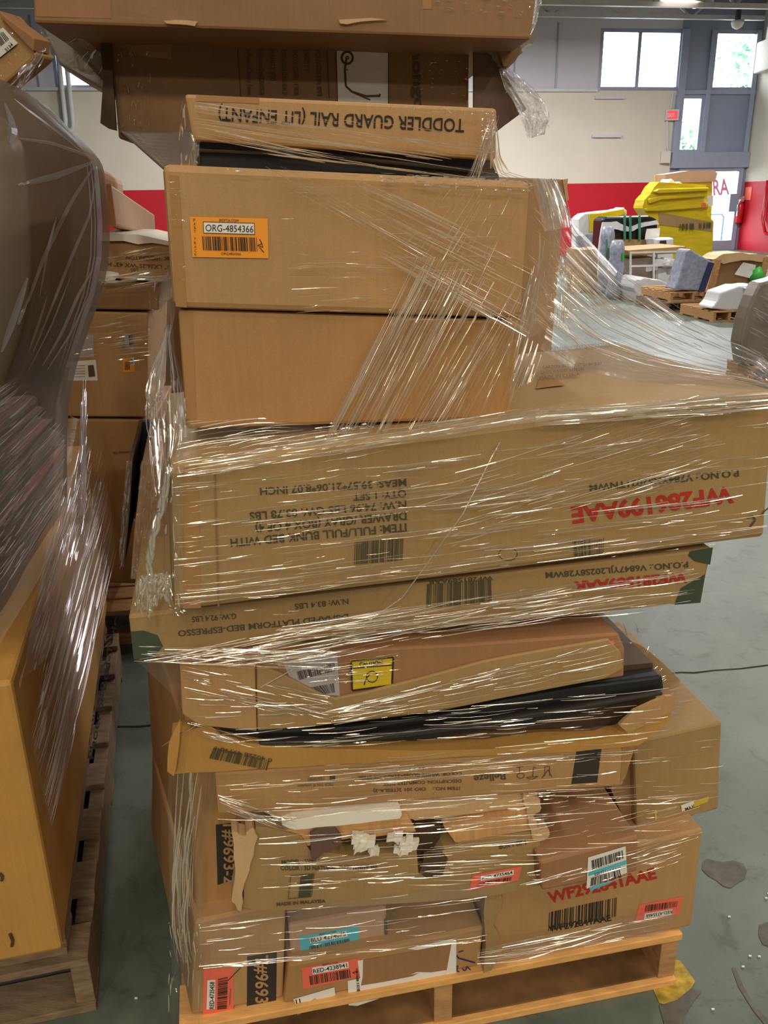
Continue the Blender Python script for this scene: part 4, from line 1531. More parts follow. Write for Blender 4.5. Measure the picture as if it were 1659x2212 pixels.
# ------------------------------------------------------------------ stack behind the middle stack
FV = Face(2.30, 0.1, 0.003, 70)
DX2 = Vector((1, 0.1, 0)).normalized()
pallet('wooden pallet hidden behind the middle stack', Vector((-0.53, 2.28 - 0.053, 0)), DX2, 0.98, 0.62)
qa = FV.raw(390, 352)
zt = FV.raw(800, 372)
bx = carton('tall cardboard box standing behind the orange tagged box, its corner rising at the right', FV,
            [(386, 352), (1224, 388), (1170, 1010), (430, 1010)], 0.55, M['kraft_warm'], N=8)
ww = MB()
c0, c1 = FV.raw(430, 1012), FV.raw(1170, 1012)
zb = min(c0.z, c1.z) - 0.004
ww.hexa([(c0.x, c0.y, zb), (c1.x, c1.y, zb), (c1.x, c1.y, 0.15), (c0.x, c0.y, 0.15)],
        [(c0.x, c0.y + .55, zb), (c1.x, c1.y + .55, zb), (c1.x, c1.y + .55, 0.15), (c0.x, c0.y + .55, 0.15)])
root = thing('cardboard_box', 'lower cardboard box of the stack hidden behind the middle stack', 'box', (0, 2.55, 0.15))
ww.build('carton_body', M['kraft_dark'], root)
prism('torn_corner', FV, [(1214, 388), (1226, 386), (1224, 405), (1228, 430), (1222, 436), (1218, 410)], 0.01, M['torn'], bx, off=0.004)
FX = Face(2.36, 0.1, 0.002, 76)
bx = carton('wide box with white scooter picture, lying behind the guard rail box', FX,
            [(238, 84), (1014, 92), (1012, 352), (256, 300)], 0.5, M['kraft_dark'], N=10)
patch_quad('picture_panel', FX, [(726, 102), (839, 106), (839, 260), (730, 255)], M['paper'], bx, label='white picture panel with a dark scooter')
ink = Ink(FX, 0.002)
ink.frame([(726, 102), (839, 106), (839, 262), (730, 257)], 2)
ink.ring((750, 125), 12, 5, 22, 1.1)
ink.ring((750, 125), 3, 3, 10)
ink.stroke([(748, 128), (745, 150), (747, 186), (760, 198), (790, 208), (820, 207)], 4.5)
ink.stroke([(758, 198), (790, 212), (800, 216)], 3)
ink.stroke([(818, 210), (821, 203)], 4)
ink.stroke([(747, 150), (752, 152)], 2)
ink.text('hongo', (890, 106), (896, 240), 22, 0.03)
ink.line((513, 92), (520, 212), 1.8)
ink.line((706, 98), (711, 212), 1.8)
for x, s_, y1 in ((690, 'MADE IN COM ASIN: B09F8', 208), (664, 'QUANTITY: 1', 152), (640, 'WINDCOM CONFR2 / 4 1802R', 206), (615, 'DESTINATION: LONG BEACH', 205), (590, 'DENSITY 700', 175), (566, 'Manufacture Date F20105GB', 206), (540, 'CityProvince/Country: Taiwan', 206)):
    ink.text(s_, (x - 8, 103), (x - 5, y1), 11, 0.0)
ink.flush(bx, M['ink_soft'])
prism('side_flap', FX, [(222, 84), (244, 90), (256, 284), (240, 280), (222, 268), (228, 180)], 0.012, M['inner_dark'], bx, off=0.03)
prism('hanging_flap', FX, [(1014, 104), (1056, 126), (1127, 240), (1082, 273), (1060, 290), (1014, 290)], 0.010, M['flap_dark'], bx, off=0.05, bevel=0.002, label='dark brown flap hanging open')
patch_quad('tape', FX, [(242, 92), (370, 94), (370, 128), (310, 122), ], M['tape'], bx)
FX2 = Face(2.34, 0.1, 0.012, 78)
bx = carton('crumpled grey-brown box wedged under the left end of the scooter box', FX2,
            [(256, 282), (470, 284), (470, 400), (352, 366)], 0.4, M['drape'], N=12)
FW_ = Face(2.12, 0.1, 0.004, 80)
quad = [(66, -190), (1178, -150), (1146, 86), (74, 50)]
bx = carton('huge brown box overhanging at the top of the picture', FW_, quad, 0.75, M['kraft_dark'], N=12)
patch_quad('tape', FW_, [(74, -60), (240, -55), (240, 40), (80, 36)], M['kraft_red'], bx, label='wide worn tape')
patch_quad('tape', FW_, [(915, -60), (935, -60), (932, 20), (912, 20)], M['tape'], bx)
prism('torn_flap', FW_, [(355, 46), (380, 44), (428, 48), (422, 58), (390, 54), (360, 52)], 0.004, M['torn'], bx, off=0.008, sub=2, wob=1)
prism('torn_flap', FW_, [(732, 44), (800, 40), (836, 44), (780, 48), (750, 54), (734, 52)], 0.004, M['torn'], bx, off=0.008, sub=2, wob=1)
FY = Face(2.45, 0.1, 0.01, 84)
bx = carton('bulging film draped grey-brown bundle under the left end of the huge top box', FY,
            [(86, 52), (250, 70), (246, 208), (128, 138)], 0.45, M['drape'], N=12)
root = thing('torn_box', 'torn crumpled carton end sticking out under the right end of the huge top box', 'box', FX.raw(1070, 160))
prism('torn_board', FX, [(1014, 96), (1150, 82), (1136, 104), (1110, 108), (1116, 122), (1100, 140), (1078, 158), (1064, 150), (1050, 128), (1028, 112)], 0.06, M['drape'], root, off=0.06, sub=3, wob=3)
prism('torn_board', FX, [(1060, 118), (1100, 108), (1110, 120), (1084, 150), (1072, 152)], 0.02, M['kraft_dark'], root, off=0.075, sub=3, wob=2)

# ------------------------------------------------------------------ stack further back on the left
PB = Face(3.06, 0.12, 0.003, 90)
pallet('wooden pallet under the film wrapped stack in the left gap', Vector((-1.62, 3.04 - 0.12 * 1.62, 0)), (1, 0.12), 0.9, 0.8)
low = PB.raw(236, 900)


def pbox(label, quad, mat, depth=0.6, **kw):
    return carton(label, PB, quad, depth, mat, N=8, **kw)


bx = pbox('lowest brown box in the left gap stack, with a small printed line', [(130, 905), (334, 908), (300, 1262), (120, 1255)], M['kraft_warm'])
ink = Ink(PB)
ink.text('Tennessee Whi', (284, 974), (244, 976), 6)
ink.flush(bx, M['ink_soft'])
bx = pbox('tall brown box with white labels and small orange tag, left gap stack', [(130, 672), (320, 676), (318, 902), (130, 900)], M['kraft'])
st = patch_quad('paper_label', PB, [(120, 728), (202, 722), (203, 772), (120, 772)], M['paper_grey'], bx, label='pale paper label')
st = patch_quad('paper_label', PB, [(140, 782), (207, 777), (211, 822), (140, 822)], M['paper'], bx, label='white paper label')
ink = Ink(PB, 0.003)
ink.quad([(190, 789), (202, 788), (206, 812), (192, 814)])
for k in range(5):
    ink.line((152, 790 + k * 6), (184, 789 + k * 6), 0.9)
ink.flush(st, M['ink_soft'])
st = patch_quad('tag_sticker', PB, [(264, 722), (286, 719), (290, 750), (266, 753)], M['paper_grey'], bx, label='small grey white tag')
ink = Ink(PB, 0.003)
ink.text('5134', (271, 750), (270, 732), 6)
ink.bars([(278, 724), (286, 722), (288, 746), (280, 748)], 9, 5)
ink.flush(st, M['ink'])
st = patch_quad('tag_sticker', PB, [(266, 774), (290, 772), (291, 803), (266, 805)], M['orange'], bx, label='small orange tag')
patch_quad('number_strip', PB, [(281, 773), (290, 772), (291, 788), (282, 789)], M['paper'], st, off=0.002)
ink = Ink(PB, 0.003)
ink.text('57', (288, 787), (288, 774), 6)
ink.bars([(270, 780), (280, 779), (281, 798), (270, 799)], 9, 7)
ink.flush(st, M['ink'])
bx = pbox('low plain box with rounded corner in the left gap stack', [(150, 606), (346, 612), (344, 670), (150, 668)], M['kraft_dark'])
bx = pbox('brown box with upside-down carton print in the left gap stack', [(190, 520), (392, 528), (392, 606), (190, 602)], M['kraft'])
ink = Ink(PB)
ink.text('ANTIK  1PC/CARTON', (392, 555), (272, 552), 9)
ink.text('51" LX36.25"WX 43" H', (374, 574), (232, 566), 9)
ink.text('LBS', (298, 580), (282, 580), 9)
ink.flush(bx, M['ink_soft'])
poly_patch('white_patch', PB, [(214, 584), (240, 586), (258, 590), (252, 600), (246, 608), (212, 606)], M['paper'], bx, 0.004, 'pale torn label')
v0 = [PB.raw(200, 512), PB.raw(372, 520), PB.raw(372, 526), PB.raw(200, 518)]
root = thing('foam_sheet', 'white foam sheet lying on the printed box in the left gap', 'sheet', (v0[0] + v0[1]) / 2)
prism('sheet_body', PB, [(190, 508), (240, 503), (300, 506), (372, 522), (372, 531), (330, 524), (300, 527), (270, 520), (190, 520)], 0.5, M['foam'], root, off=0.02, sub=2, wob=0.6)
PBK = Face(4.15, 0.12, 0.002, 97)
bx = carton('brown carton further back, seen through the film beside the left gap stack', PBK, [(300, 548), (430, 552), (424, 980), (300, 975)], 0.5, M['kraft_dark'], N=6)
bx = carton('lowest brown carton further back in the left gap', PBK, [(290, 982), (424, 986), (410, fy(PBK, 410)), (288, fy(PBK, 288))], 0.5, M['kraft'], N=6)
# long box pointing away on top, with a pale box behind it
a = [PY(214, 396, 2.86), PY(241, 398, 2.90), PY(252, 489, 2.90), PY(214, 482, 2.86)]
b_ = [PY(300, 462, 3.7), PY(334, 463, 3.74), PY(337, 512, 3.74), PY(300, 512, 3.7)]
root = thing('cardboard_box', 'long pinkish box lying lengthwise on top of the left gap stack', 'box', (a[2] + a[3] + b_[2] + b_[3]) / 4)
q = MB()
q.hexa(a, b_)
q.build('carton_body', M['kraft_pink'], root, bevel=0.008)
q = MB()
sh = Vector((0, -0.006, 0))
q.hexa([p + sh for p in a], [p + Vector((0, 0.004, 0)) for p in a])
q.build('end_tape', M['tape'], root)
a2 = [PY(190, 352, 3.05), PY(252, 382, 3.1), PY(256, 470, 3.1), PY(190, 470, 3.05)]
root = thing('cardboard_box', 'pale wrapped box end showing above the long pinkish box', 'box', (a2[2] + a2[3]) / 2)
q = MB()
q.hexa(a2, [p + Vector((-0.12, 0.5, 0)) for p in a2])
q.build('carton_body', M['kraft_pink'], root, bevel=0.02)

# ------------------------------------------------------------------ big stack at the left edge
LS = Vector((-0.619, 1.233, 0))
LDX = Vector((1, 0.24, 0)).normalized()
LDY = Vector((-LDX.y, LDX.x, 0))
W2 = 1.05
mats_old = (M['wood_old'], M['wood_old'], M['wood_old'])
pallet('lower weathered pallet of two under the big left stack', LS - LDX * (W2 - 0.02) + LDY * 0.10, LDX, W2, 1.45, mats=mats_old, nb=8)
pallet('upper weathered pallet of two, directly under the left cardboard box', LS - LDX * (W2 + 0.02) + LDY * 0.12 + Vector((0, 0, 0.146)), LDX, W2, 1.45, h=0.13, mats=mats_old, nb=8)


def lbox(label, z0, z1, inset, width, depth, mat, back=0.0, bevel=0.008):
    A = LS + LDX * (-inset) + LDY * back
    root = thing('cardboard_box', label, 'box', A - LDX * width / 2 + LDY * depth / 2 + Vector((0, 0, z0)))
    q = MB()
    c = A - LDX * width / 2 + LDY * depth / 2 + Vector((0, 0, (z0 + z1) / 2))
    q.box(c, (width, depth, z1 - z0), (LDX, LDY, Vector((0, 0, 1))))
    q.build('carton_body', mat, root, bevel=bevel)
    return root


LB = lbox('golden brown cardboard box standing on the weathered pallets at the lower left corner', 0.278, 0.86, 0.0, 0.95, 1.50, M['kraft_gold'])


class SideFace:
    """right side of the left stack: px mapped onto the plane through LS along LDY"""
    def __init__(s, off):
        s.o = LS + LDX * off
        s.n = LDX

    def raw(s, px, py, off=0.0):
        d_ = ray(px, py)
        return CAM + d_ * ((s.o - CAM).dot(s.n) / d_.dot(s.n)) + s.n * off

    def dent(s, p):
        return 0

    def pt(s, px, py, off=0.0012):
        return s.raw(px, py, off)


SF = SideFace(0.0)
ink = Ink(SF, 0.003)
ink.text('Phoenix-Bed-Twin', (199, 1640), (255, 1335), 13, 0.01)
ink.flush(LB, M['ink'])
ff = Face(1.233 + 0.24 * 0.619, 0.24, 0, 0)
q = MB()
for pts_ in ([(0, 1885), (6, 1892), (4, 1900)], [(22, 2015), (28, 2030), (26, 2042)]):
    q.tube([ff.pt(x, y, 0.002) for x, y in pts_], 0.003, 6)
q.build('scuff', M['inner_dark'], LB)


def loft(name, rows, mat, parent, ny=14, uvscale=1.0, amp=0.01, seed=0.0, smooth=True, left=-1.25):
    """horizontal sections stacked by photo rows: (px, py, Y of the silhouette, near inset, far Y)"""
    v, uv, f = [], [], []
    for j, (px, py, Ys, nearY, farY) in enumerate(rows):
        S = PY(px, py, Ys)
        for i in range(ny + 1):
            t = i / ny
            if t < 0.30:                       # front, from the left to the near corner
                k = t / 0.30
                p = Vector((left + (S.x + 0.09 - left) * k, nearY - 0.10 * (1 - k), S.z))
            else:                              # round the corner and along the side
                k = (t - 0.30) / 0.70
                e = math.sin(k * math.pi / 2) ** 0.8
                p = Vector((S.x + 0.09 * (1 - k) - 0.10 * max(0, k - 0.8) * 4, nearY + (farY - nearY) * k, S.z))
            nn = noise.noise_vector(Vector((p.x * 3 + seed, p.y * 3, p.z * 2.2)))
            v.append(p + nn * amp)
            uv.append((t * 2.0, j * 0.12))
    for j in range(len(rows) - 1):
        for i in range(ny):
            a = j * (ny + 1) + i
            f.append((a, a + 1, a + ny + 2, a + ny + 1))
    o = mk(name, v, f, mat, parent, smooth=smooth, uvs=uv)
    return o


def dens(rows, n):
    """denser rows by Catmull-Rom"""
    out = []
    for i in range(len(rows) - 1):
        p0, p1, p2, p3 = rows[max(i - 1, 0)], rows[i], rows[i + 1], rows[min(i + 2, len(rows) - 1)]
        for k in range(n):
            t = k / n
            out.append(tuple(0.5 * (2 * b + (c - a) * t + (2 * a - 5 * b + 4 * c - d) * t * t + (3 * b - a - 3 * c + d) * t ** 3) for a, b, c, d in zip(p0, p1, p2, p3)))
    out.append(rows[-1])
    return out


root = thing('wrapped_furniture', 'tall dark furniture piece in a clear plastic bag, rising at the left edge', 'furniture', (-0.95, 1.9, 1.16))
spec = [(-60, 176, 1.52), (5, 192, 1.45), (66, 220, 1.40), (132, 276, 1.36), (200, 342, 1.33), (215, 405, 1.32),
        (221, 480, 1.31), (219, 560, 1.31), (204, 635, 1.31), (172, 730, 1.30), (150, 800, 1.30), (136, 880, 1.29), (133, 960, 1.29), (133, 1045, 1.29), (132, 1096, 1.29)]
rows = [(px, py, 1.95, ny_, 2.12) for px, py, ny_ in spec]
BAG = loft('bag', dens(rows, 5), M['dark_bag'], root, 40, amp=0.02, seed=4.0)
inner = [(px - 14, py + 4, 1.95, ny_ + 0.03, 2.08) for px, py, ny_ in spec]
loft('padded_top', dens(inner[:8], 4), M['inner_brown'], root, 24, amp=0.006, seed=6.0)
loft('dark_body', dens([(a - 6, b, c, d + 0.01, e) for a, b, c, d, e in inner[6:]], 4), M['dark_panel'], root, 24, amp=0.004, seed=8.0)
FLEFT = thing('stretch_film', 'clear stretch film wrapped round the lower half of the big left stack', 'stretch film', (-0.9, 1.9, 0.5))

# top left: box corner with a bar code label
TL = Face(1.75, -0.35, 0.003, 95)
root = thing('cardboard_box', 'film wrapped box corner with white bar code label at the upper left edge', 'box', TL.raw(30, 150))
prism('carton_body', TL, [(-80, 60), (4, 24), (80, 118), (66, 134), (0, 190), (-60, 240), (-100, 200)], 0.06, M['kraft'], root, bevel=0.006)
prism('lid_flap', TL, [(4, 24), (14, 34), (82, 84), (78, 112), (66, 100), (10, 42)], 0.05, M['kraft_red'], root, off=0.01, bevel=0.002)
st = patch_quad('paper_label', TL, [(-20, 78), (10, 60), (42, 94), (-2, 128)], M['paper'], root, off=0.004, label='white bar code label')
ink = Ink(TL, 0.005)
ink.bars([(-14, 84), (12, 68), (26, 84), (-4, 108)], 12, 3)
ink.text('S134', (18, 112), (33, 98), 7)
ink.flush(st, M['ink'])

# ------------------------------------------------------------------ pallets of goods at the far end
def far_pallet(label, face, x0, x1, d=1.0, h=0.14, mats=None):
    a, b = face.raw(x0, fy(face, x0)), face.raw(x1, fy(face, x1))
    return pallet(label, Vector((a.x, a.y, 0)) + face.n * 0.05, (b - a), (b - a).length, d, h, 6, mats)


F1 = Face(16.4, 0.166, 0.02, 101)
far_pallet('pallet under the tall yellow wrapped stack', F1, 1398, 1534)
root = thing('yellow_wrapped_stack', 'tall pallet load wrapped in yellow film in front of the door', 'wrapped load', F1.raw(1466, 590))
yb = fy(F1, 1466, 0.145)
prism('load', F1, [(1414, 402), (1424, 393), (1526, 400), (1532, 440), (1527, 462), (1542, 478), (1536, yb), (1402, yb), (1420, 500), (1396, 462), (1388, 450), (1392, 432), (1404, 420)], 0.4, M['yellow_film'], root, sub=3, wob=0.7, bevel=0.03)
for k, pl in enumerate(([(1408, 414), (1418, 408), (1528, 405), (1529, 412), (1420, 418)], [(1398, 430), (1420, 424), (1520, 420), (1526, 424), (1424, 432), (1400, 440)],
                        [(1390, 450), (1420, 444), (1526, 440), (1528, 448), (1420, 456), (1392, 456)])):
    prism('film_fold', F1, pl, 0.06, M['yellow_film'], root, off=0.07, bevel=0.02)
prism('brown_band', F1, [(1422, 458), (1538, 480), (1538, 500), (1424, 486)], 0.02, M['kraft_olive'], root, off=0.01)
patch_quad('label', F1, [(1524, 422), (1537, 422), (1537, 446), (1526, 446)], M['paper'], root, off=0.06, label='white label')
patch_quad('label', F1, [(1510, 438), (1520, 438), (1520, 448), (1511, 448)], M['coral'], root, off=0.08, label='small coral label')
ink = Ink(F1, 0.04)
ink.bars([(1466, 484), (1498, 482), (1498, 496), (1466, 498)], 6, 3)
ink.bars([(1508, 482), (1536, 480), (1536, 492), (1508, 494)], 6, 4)
ink.flush(root, M['ink_green'])
prism('crumpled_film', F1, [(1428, 402), (1440, 394), (1454, 398), (1462, 386), (1472, 396), (1480, 392), (1492, 402), (1470, 404)], 0.4, M['white_sheet'], root, off=-0.2, sub=3, wob=1.5, label='crumpled white film on top')
F1b = Face(17.7, 0.166, 0.01, 103)
far_pallet('pallet of the brown topped stack behind the yellow load', F1b, 1440, 1536)
bx = carton('open brown box topped stack with yellow film below, behind the yellow load', F1b, [(1436, 378), (1540, 370), (1534, fy(F1b, 1534, 0.15)), (1444, fy(F1b, 1444, 0.15))], 0.5, M['yellow_film'], name='cardboard_stack', cat='wrapped load', N=6)
prism('box_top', F1b, [(1435, 377), (1486, 369), (1540, 368), (1548, 374), (1543, 392), (1436, 396)], 0.45, M['kraft_pink'], bx, off=0.04)

F2 = Face(15.4, 0.166, 0.03, 105)
far_pallet('pallet under the black and clear wrapped load', F2, 1304, 1420, mats=mats_old)
root = thing('wrapped_pallet_load', 'black boxes in clear film with green straps and white paper, left of the yellow stack', 'wrapped load', F2.raw(1360, 590))
yb = fy(F2, 1360, 0.145)
prism('load', F2, [(1300, 474), (1312, 468), (1400, 466), (1420, 474), (1422, 520), (1416, yb), (1310, yb), (1296, 540)], 0.4, M['black_plastic'], root, sub=2, wob=1, bevel=0.03)
prism('pale_film', F2, [(1300, 480), (1330, 478), (1356, 490), (1380, 482), (1416, 476), (1422, 484), (1380, 492), (1358, 500), (1320, 494), (1304, 530), (1298, yb), (1288, yb), (1292, 530)], 0.04, M['white_sheet'], root, off=0.05, sub=3, wob=1.5)
prism('lower_boxes', F2, [(1314, 516), (1416, 518), (1414, yb), (1312, yb)], 0.05, M['kraft_olive'], root, off=0.04)
for xx in (1346, 1358, 1378):
    prism('strap', F2, [(xx - 2, 466), (xx + 2, 466), (xx + 2, 518), (xx - 2, 518)], 0.03, M['green_strap'], root, off=0.08)
patch_quad('paper_sheet', F2, [(1390, 494), (1420, 492), (1416, 514), (1386, 517)], M['paper'], root, off=0.12, label='white paper sheet')
F3 = Face(17.6, 0.166, 0.03, 107)
far_pallet('low pallet of the pale loads by the red wall', F3, 1246, 1352, mats=mats_old)
root = thing('wrapped_pallet_load', 'pale cream and yellow bagged load against the red wall', 'wrapped load', F3.raw(1300, 570))
yb = fy(F3, 1300, 0.145)
prism('load', F3, [(1250, 474), (1264, 462), (1330, 454), (1348, 448), (1354, 456), (1352, yb), (1250, yb)], 0.4, M['white_sheet'], root, sub=3, wob=1.2, bevel=0.03)
prism('yellow_bags', F3, [(1272, 462), (1300, 460), (1345, 452), (1350, 462), (1310, 470), (1282, 500), (1272, 500)], 0.3, M['yellow_film'], root, off=0.04, sub=2, wob=1)
prism('wrinkled_film', F3, [(1244, 510), (1290, 505), (1292, 530), (1280, yb), (1248, yb)], 0.1, M['grey_shingle'], root, off=0.08, sub=2, wob=1.5)
F3c = Face(14.6, 0.166, 0.02, 108)
bx = carton('small light carton on the floor left of the black wrapped load', F3c, [(1250, 540), (1292, 538), (1290, fy(F3c, 1290)), (1252, fy(F3c, 1252))], 0.6, M['kraft_pink'], N=5)
F4b = Face(14.9, 0.166, 0.02, 127)
bx = carton('pale carton with a dark label behind the wire crate, beside the yellow stack', F4b, [(1420, 518), (1455, 516), (1452, fy(F4b, 1452)), (1422, fy(F4b, 1422))], 0.4, M['white_sheet'], N=5)
patch_quad('label', F4b, [(1423, 520), (1438, 519), (1438, 534), (1423, 535)], M['black_label'], bx, off=0.03)
F4 = Face(13.5, 0.166, 0.02, 109)
far_pallet('pallet under the wire crate in the middle distance', F4, 1362, 1478)
root = thing('wire_crate', 'open frame crate holding white scrap, left of the grey wrapped bundle', 'crate', F4.raw(1420, 630))
yb = fy(F4, 1420, 0.15)
for off in (0.0, -0.9):
    q = MB()
    for xx in (1362, 1412, 1474):
        q.bar(F4.raw(xx, 545, off), F4.raw(xx, yb, off), 0.03, 0.03, up=Vector((0, 1, 0)))
    for yy in (546, 575, yb):
        q.bar(F4.raw(1360, yy, off), F4.raw(1476, yy - (3 if yy < 600 else 0), off), 0.03, 0.03)
    q.build('frame', M['steel'], root)
prism('cardboard_lid', F4, [(1356, 541), (1470, 533), (1482, 532), (1482, 546), (1360, 552)], 0.9, M['kraft_olive'], root, sub=2, wob=1)
prism('grey_liner', F4, [(1366, 560), (1420, 556), (1420, yb), (1368, yb)], 0.8, M['drape'], root, off=-0.06)
rr = random.Random(5)
for k in range(9):
    q = MB()
    p = F4.raw(1405 + rr.uniform(0, 68), 562 + rr.uniform(0, 28), -0.05 - rr.uniform(0, .2))
    d_ = Vector((1, rr.uniform(-.4, .4), rr.uniform(-.3, .3))).normalized()
    q.box(p, (rr.uniform(.2, .45), .14, .10), (d_, Vector((-d_.y, d_.x, 0)).normalized(), d_.cross(Vector((-d_.y, d_.x, 0)).normalized())))
    o = q.build('white_scrap', M['white_sheet'], None, bevel=0.02)
    o['label'] = 'piece of white packing scrap lying in the open wire crate'
    o['category'] = 'scrap'
    o['group'] = 'white scrap in the wire crate'
for k, (x0, y0, mt, lab) in enumerate(((1304, 508, 'grey_shingle', 'bluish film wrapped column at the left end of the black load'), (1325, 538, 'grey_shingle', 'bluish wrapped roll standing left of the wire crate'))):
    Fz = Face(14.4 - k * 0.9, 0.166, 0.03, 111 + k)
    root = thing('wrapped_roll', lab, 'roll', Fz.raw(x0, fy(Fz, x0)))
    top, bot = Fz.raw(x0, y0 - 18), Fz.raw(x0, fy(Fz, x0))
    q = MB()
    n_ = 7
    q.tube([bot.lerp(Vector((bot.x, bot.y, top.z)), i / n_) for i in range(n_ + 1)], 0.12, 10, rads=[0.12 + 0.015 * math.sin(i * 2.1) for i in range(n_)] + [0.09])
    q.build('roll_body', M[mt], root, smooth=True)
    if k == 0:
        prism('strap', Fz, [(x0 - 3, y0 + 8), (x0 + 1, y0 + 8), (x0 + 1, y0 + 55), (x0 - 3, y0 + 55)], 0.02, M['green_strap'], root, off=0.15)
    else:
        prism('green_tag', Fz, [(x0 + 12, y0 + 8), (x0 + 17, y0 + 8), (x0 + 17, y0 + 24), (x0 + 12, y0 + 24)], 0.02, M['green'], root, off=0.12)
# sheet on the floor
F5 = Face(12.9, 0.166, 0.02, 115)
root = thing('plastic_sheet', 'white crumpled plastic sheet on the floor before the wire crate', 'sheet', F5.raw(1405, fy(F5, 1405)))
prism('sheet_heap', F5, [(1372, 606), (1392, 600), (1420, 604), (1442, 612), (1446, 632), (1440, fy(F5, 1440)), (1376, fy(F5, 1376)), (1368, 622)], 0.7, M['white_sheet'], root, sub=3, wob=1.5, bevel=0.02)
# grey bundle and crate on a double pallet
F6 = Face(11.7, 0.166, 0.02, 117)
far_pallet('lower dark pallet under the grey bundle', F6, 1436, 1536, 1.0, 0.14, mats_old)
far2 = pallet('upper pallet under the grey bundle', (lambda a: Vector((a.x, a.y, 0.141)))(F6.raw(1446, fy(F6, 1446))), (1, 0.166), 0.70, 0.95, 0.13, 5)
root = thing('wrapped_bundle', 'leaning grey blue film wrapped bundle of sheets on two pallets', 'bundle', F6.raw(1500, fy(F6, 1500, 0.275)))
yb = fy(F6, 1500, 0.275)
prism('bundle_body', F6, [(1484, 541), (1492, 538), (1540, 566), (1534, 590), (1518, yb), (1456, yb - 4), (1470, 590)], 0.3, M['grey_shingle'], root, sub=2, wob=0.8, bevel=0.02)
prism('blue_edge', F6, [(1530, 566), (1541, 568), (1520, yb), (1508, yb)], 0.25, M['navy'], root, off=0.03)
F7 = Face(12.0, 0.166, 0.02, 119)
root = thing('wooden_crate', 'big open brown crate with paper sheet and green bag, right of the grey bundle', 'crate', F7.raw(1590, fy(F7, 1590)))
y0_, y1_ = fy(F7, 1545), fy(F7, 1630)
prism('crate_box', F7, [(1546, 560), (1655, 554), (1632, y1_ - 2), (1524, y0_ - 2)], 0.35, M['kraft_dark'], root)
for pl in ([(1541, 560), (1555, 560), (1530, y0_), (1514, y0_)], [(1646, 556), (1660, 552), (1636, y1_), (1624, y1_)], [(1514, 646), (1640, 634), (1640, 642), (1514, 656)]):
    prism('crate_post', F7, pl, 0.08, M['wood'], root, off=0.05)
prism('scrap_lid', F7, [(1538, 560), (1560, 548), (1600, 545), (1650, 552), (1662, 556), (1655, 566), (1600, 562), (1560, 570)], 0.4, M['torn'], root, off=0.04, sub=3, wob=1.5)
patch_quad('paper_sheet', F7, [(1600, 566), (1628, 572), (1622, 602), (1582, 592)], M['paper'], root, off=0.06, label='pale paper sheet hanging on the crate')
q = MB()
p = F7.raw(1630, 597, 0.06)
q.tube([p - Vector((0, 0, .12)), p - Vector((0, 0, .06)), p, p + Vector((0, 0, .08)), p + Vector((0.03, 0, .14))], .1, 8, rads=[.05, .10, .12, .08, .02])
q.build('green_bag', M['green'], root, smooth=True, label='small bright green bag')
F8 = Face(10.6, 0.166, 0.02, 121)
far_pallet('pallet under the white sheet covered load', F8, 1536, 1606, 0.9)
root = thing('covered_load', 'low load under a white plastic sheet in front of the brown crate', 'load', F8.raw(1570, fy(F8, 1570, .145)))
yb = fy(F8, 1570, 0.145)
prism('sheet', F8, [(1536, yb - 3), (1548, 652), (1556, 632), (1596, 618), (1640, 616), (1640, 650), (1622, yb), (1575, yb + 1)], 0.35, M['white_sheet'], root, sub=3, wob=0.8, bevel=0.02)
prism('pipe_end', F8, [(1604, 622), (1640, 616), (1640, 626), (1612, 630)], 0.3, M['steel'], root, off=0.1)
F9 = Face(7.0, 0.166, 0.06, 123)
far_pallet('pallet under the shiny dark wrapped load at the right edge', F9, 1612, 1730, 0.4)
root = thing('wrapped_pallet_load', 'shiny dark film wrapped load cut by the right picture edge', 'wrapped load', F9.raw(1650, fy(F9, 1650, .15)))
yb = fy(F9, 1650, 0.15)
prism('load', F9, [(1642, 612), (1720, 590), (1760, 640), (1740, yb), (1606, yb), (1600, 740), (1610, 690), (1628, 640)], 0.18, M['drape'], root, sub=2, wob=1.5, bevel=0.02)
fm = Film()
P = on_face(F9, [(1626, 612), (1700, 590), (1700, 800), (1598, 800)], 0.06)
fm.sheet(P, 14, 14, 0.03, 4, 9, 3.0, 0.8, 0.8)
fm.streaks(P, 60, (0.2, 0.5), (0.004, 0.012), dv=0.3, seed=91)
fm.flush(root, FC, 'film_wrap')
# ------------------------------------------------------------------ stretch film round the middle stack
FILM = thing('stretch_film', 'clear shiny stretch film pulled in folds all round the tall middle stack', 'stretch film', (0.1, 1.5, 0.1))


def face_streaks(face, quad, n, seed, mats=None, off=0.004, sheet=False, cr=0, **kw):
    f_ = Film()
    P_ = on_face(face, quad, off)
    if sheet:
        f_.sheet(P_, 30, 14, 0.0015, 2.0, 22.0, seed * 1.3, 1.0, 0.6)
    f_.streaks(P_, n, seed=seed, **kw)
    if cr:
        f_.crumple(P_, cr, L=0.06, seed=seed + 1)
    return f_.flush(FILM, mats or FW)


THIN = (0.0003, 0.0011)
MED = (0.0004, 0.0018)
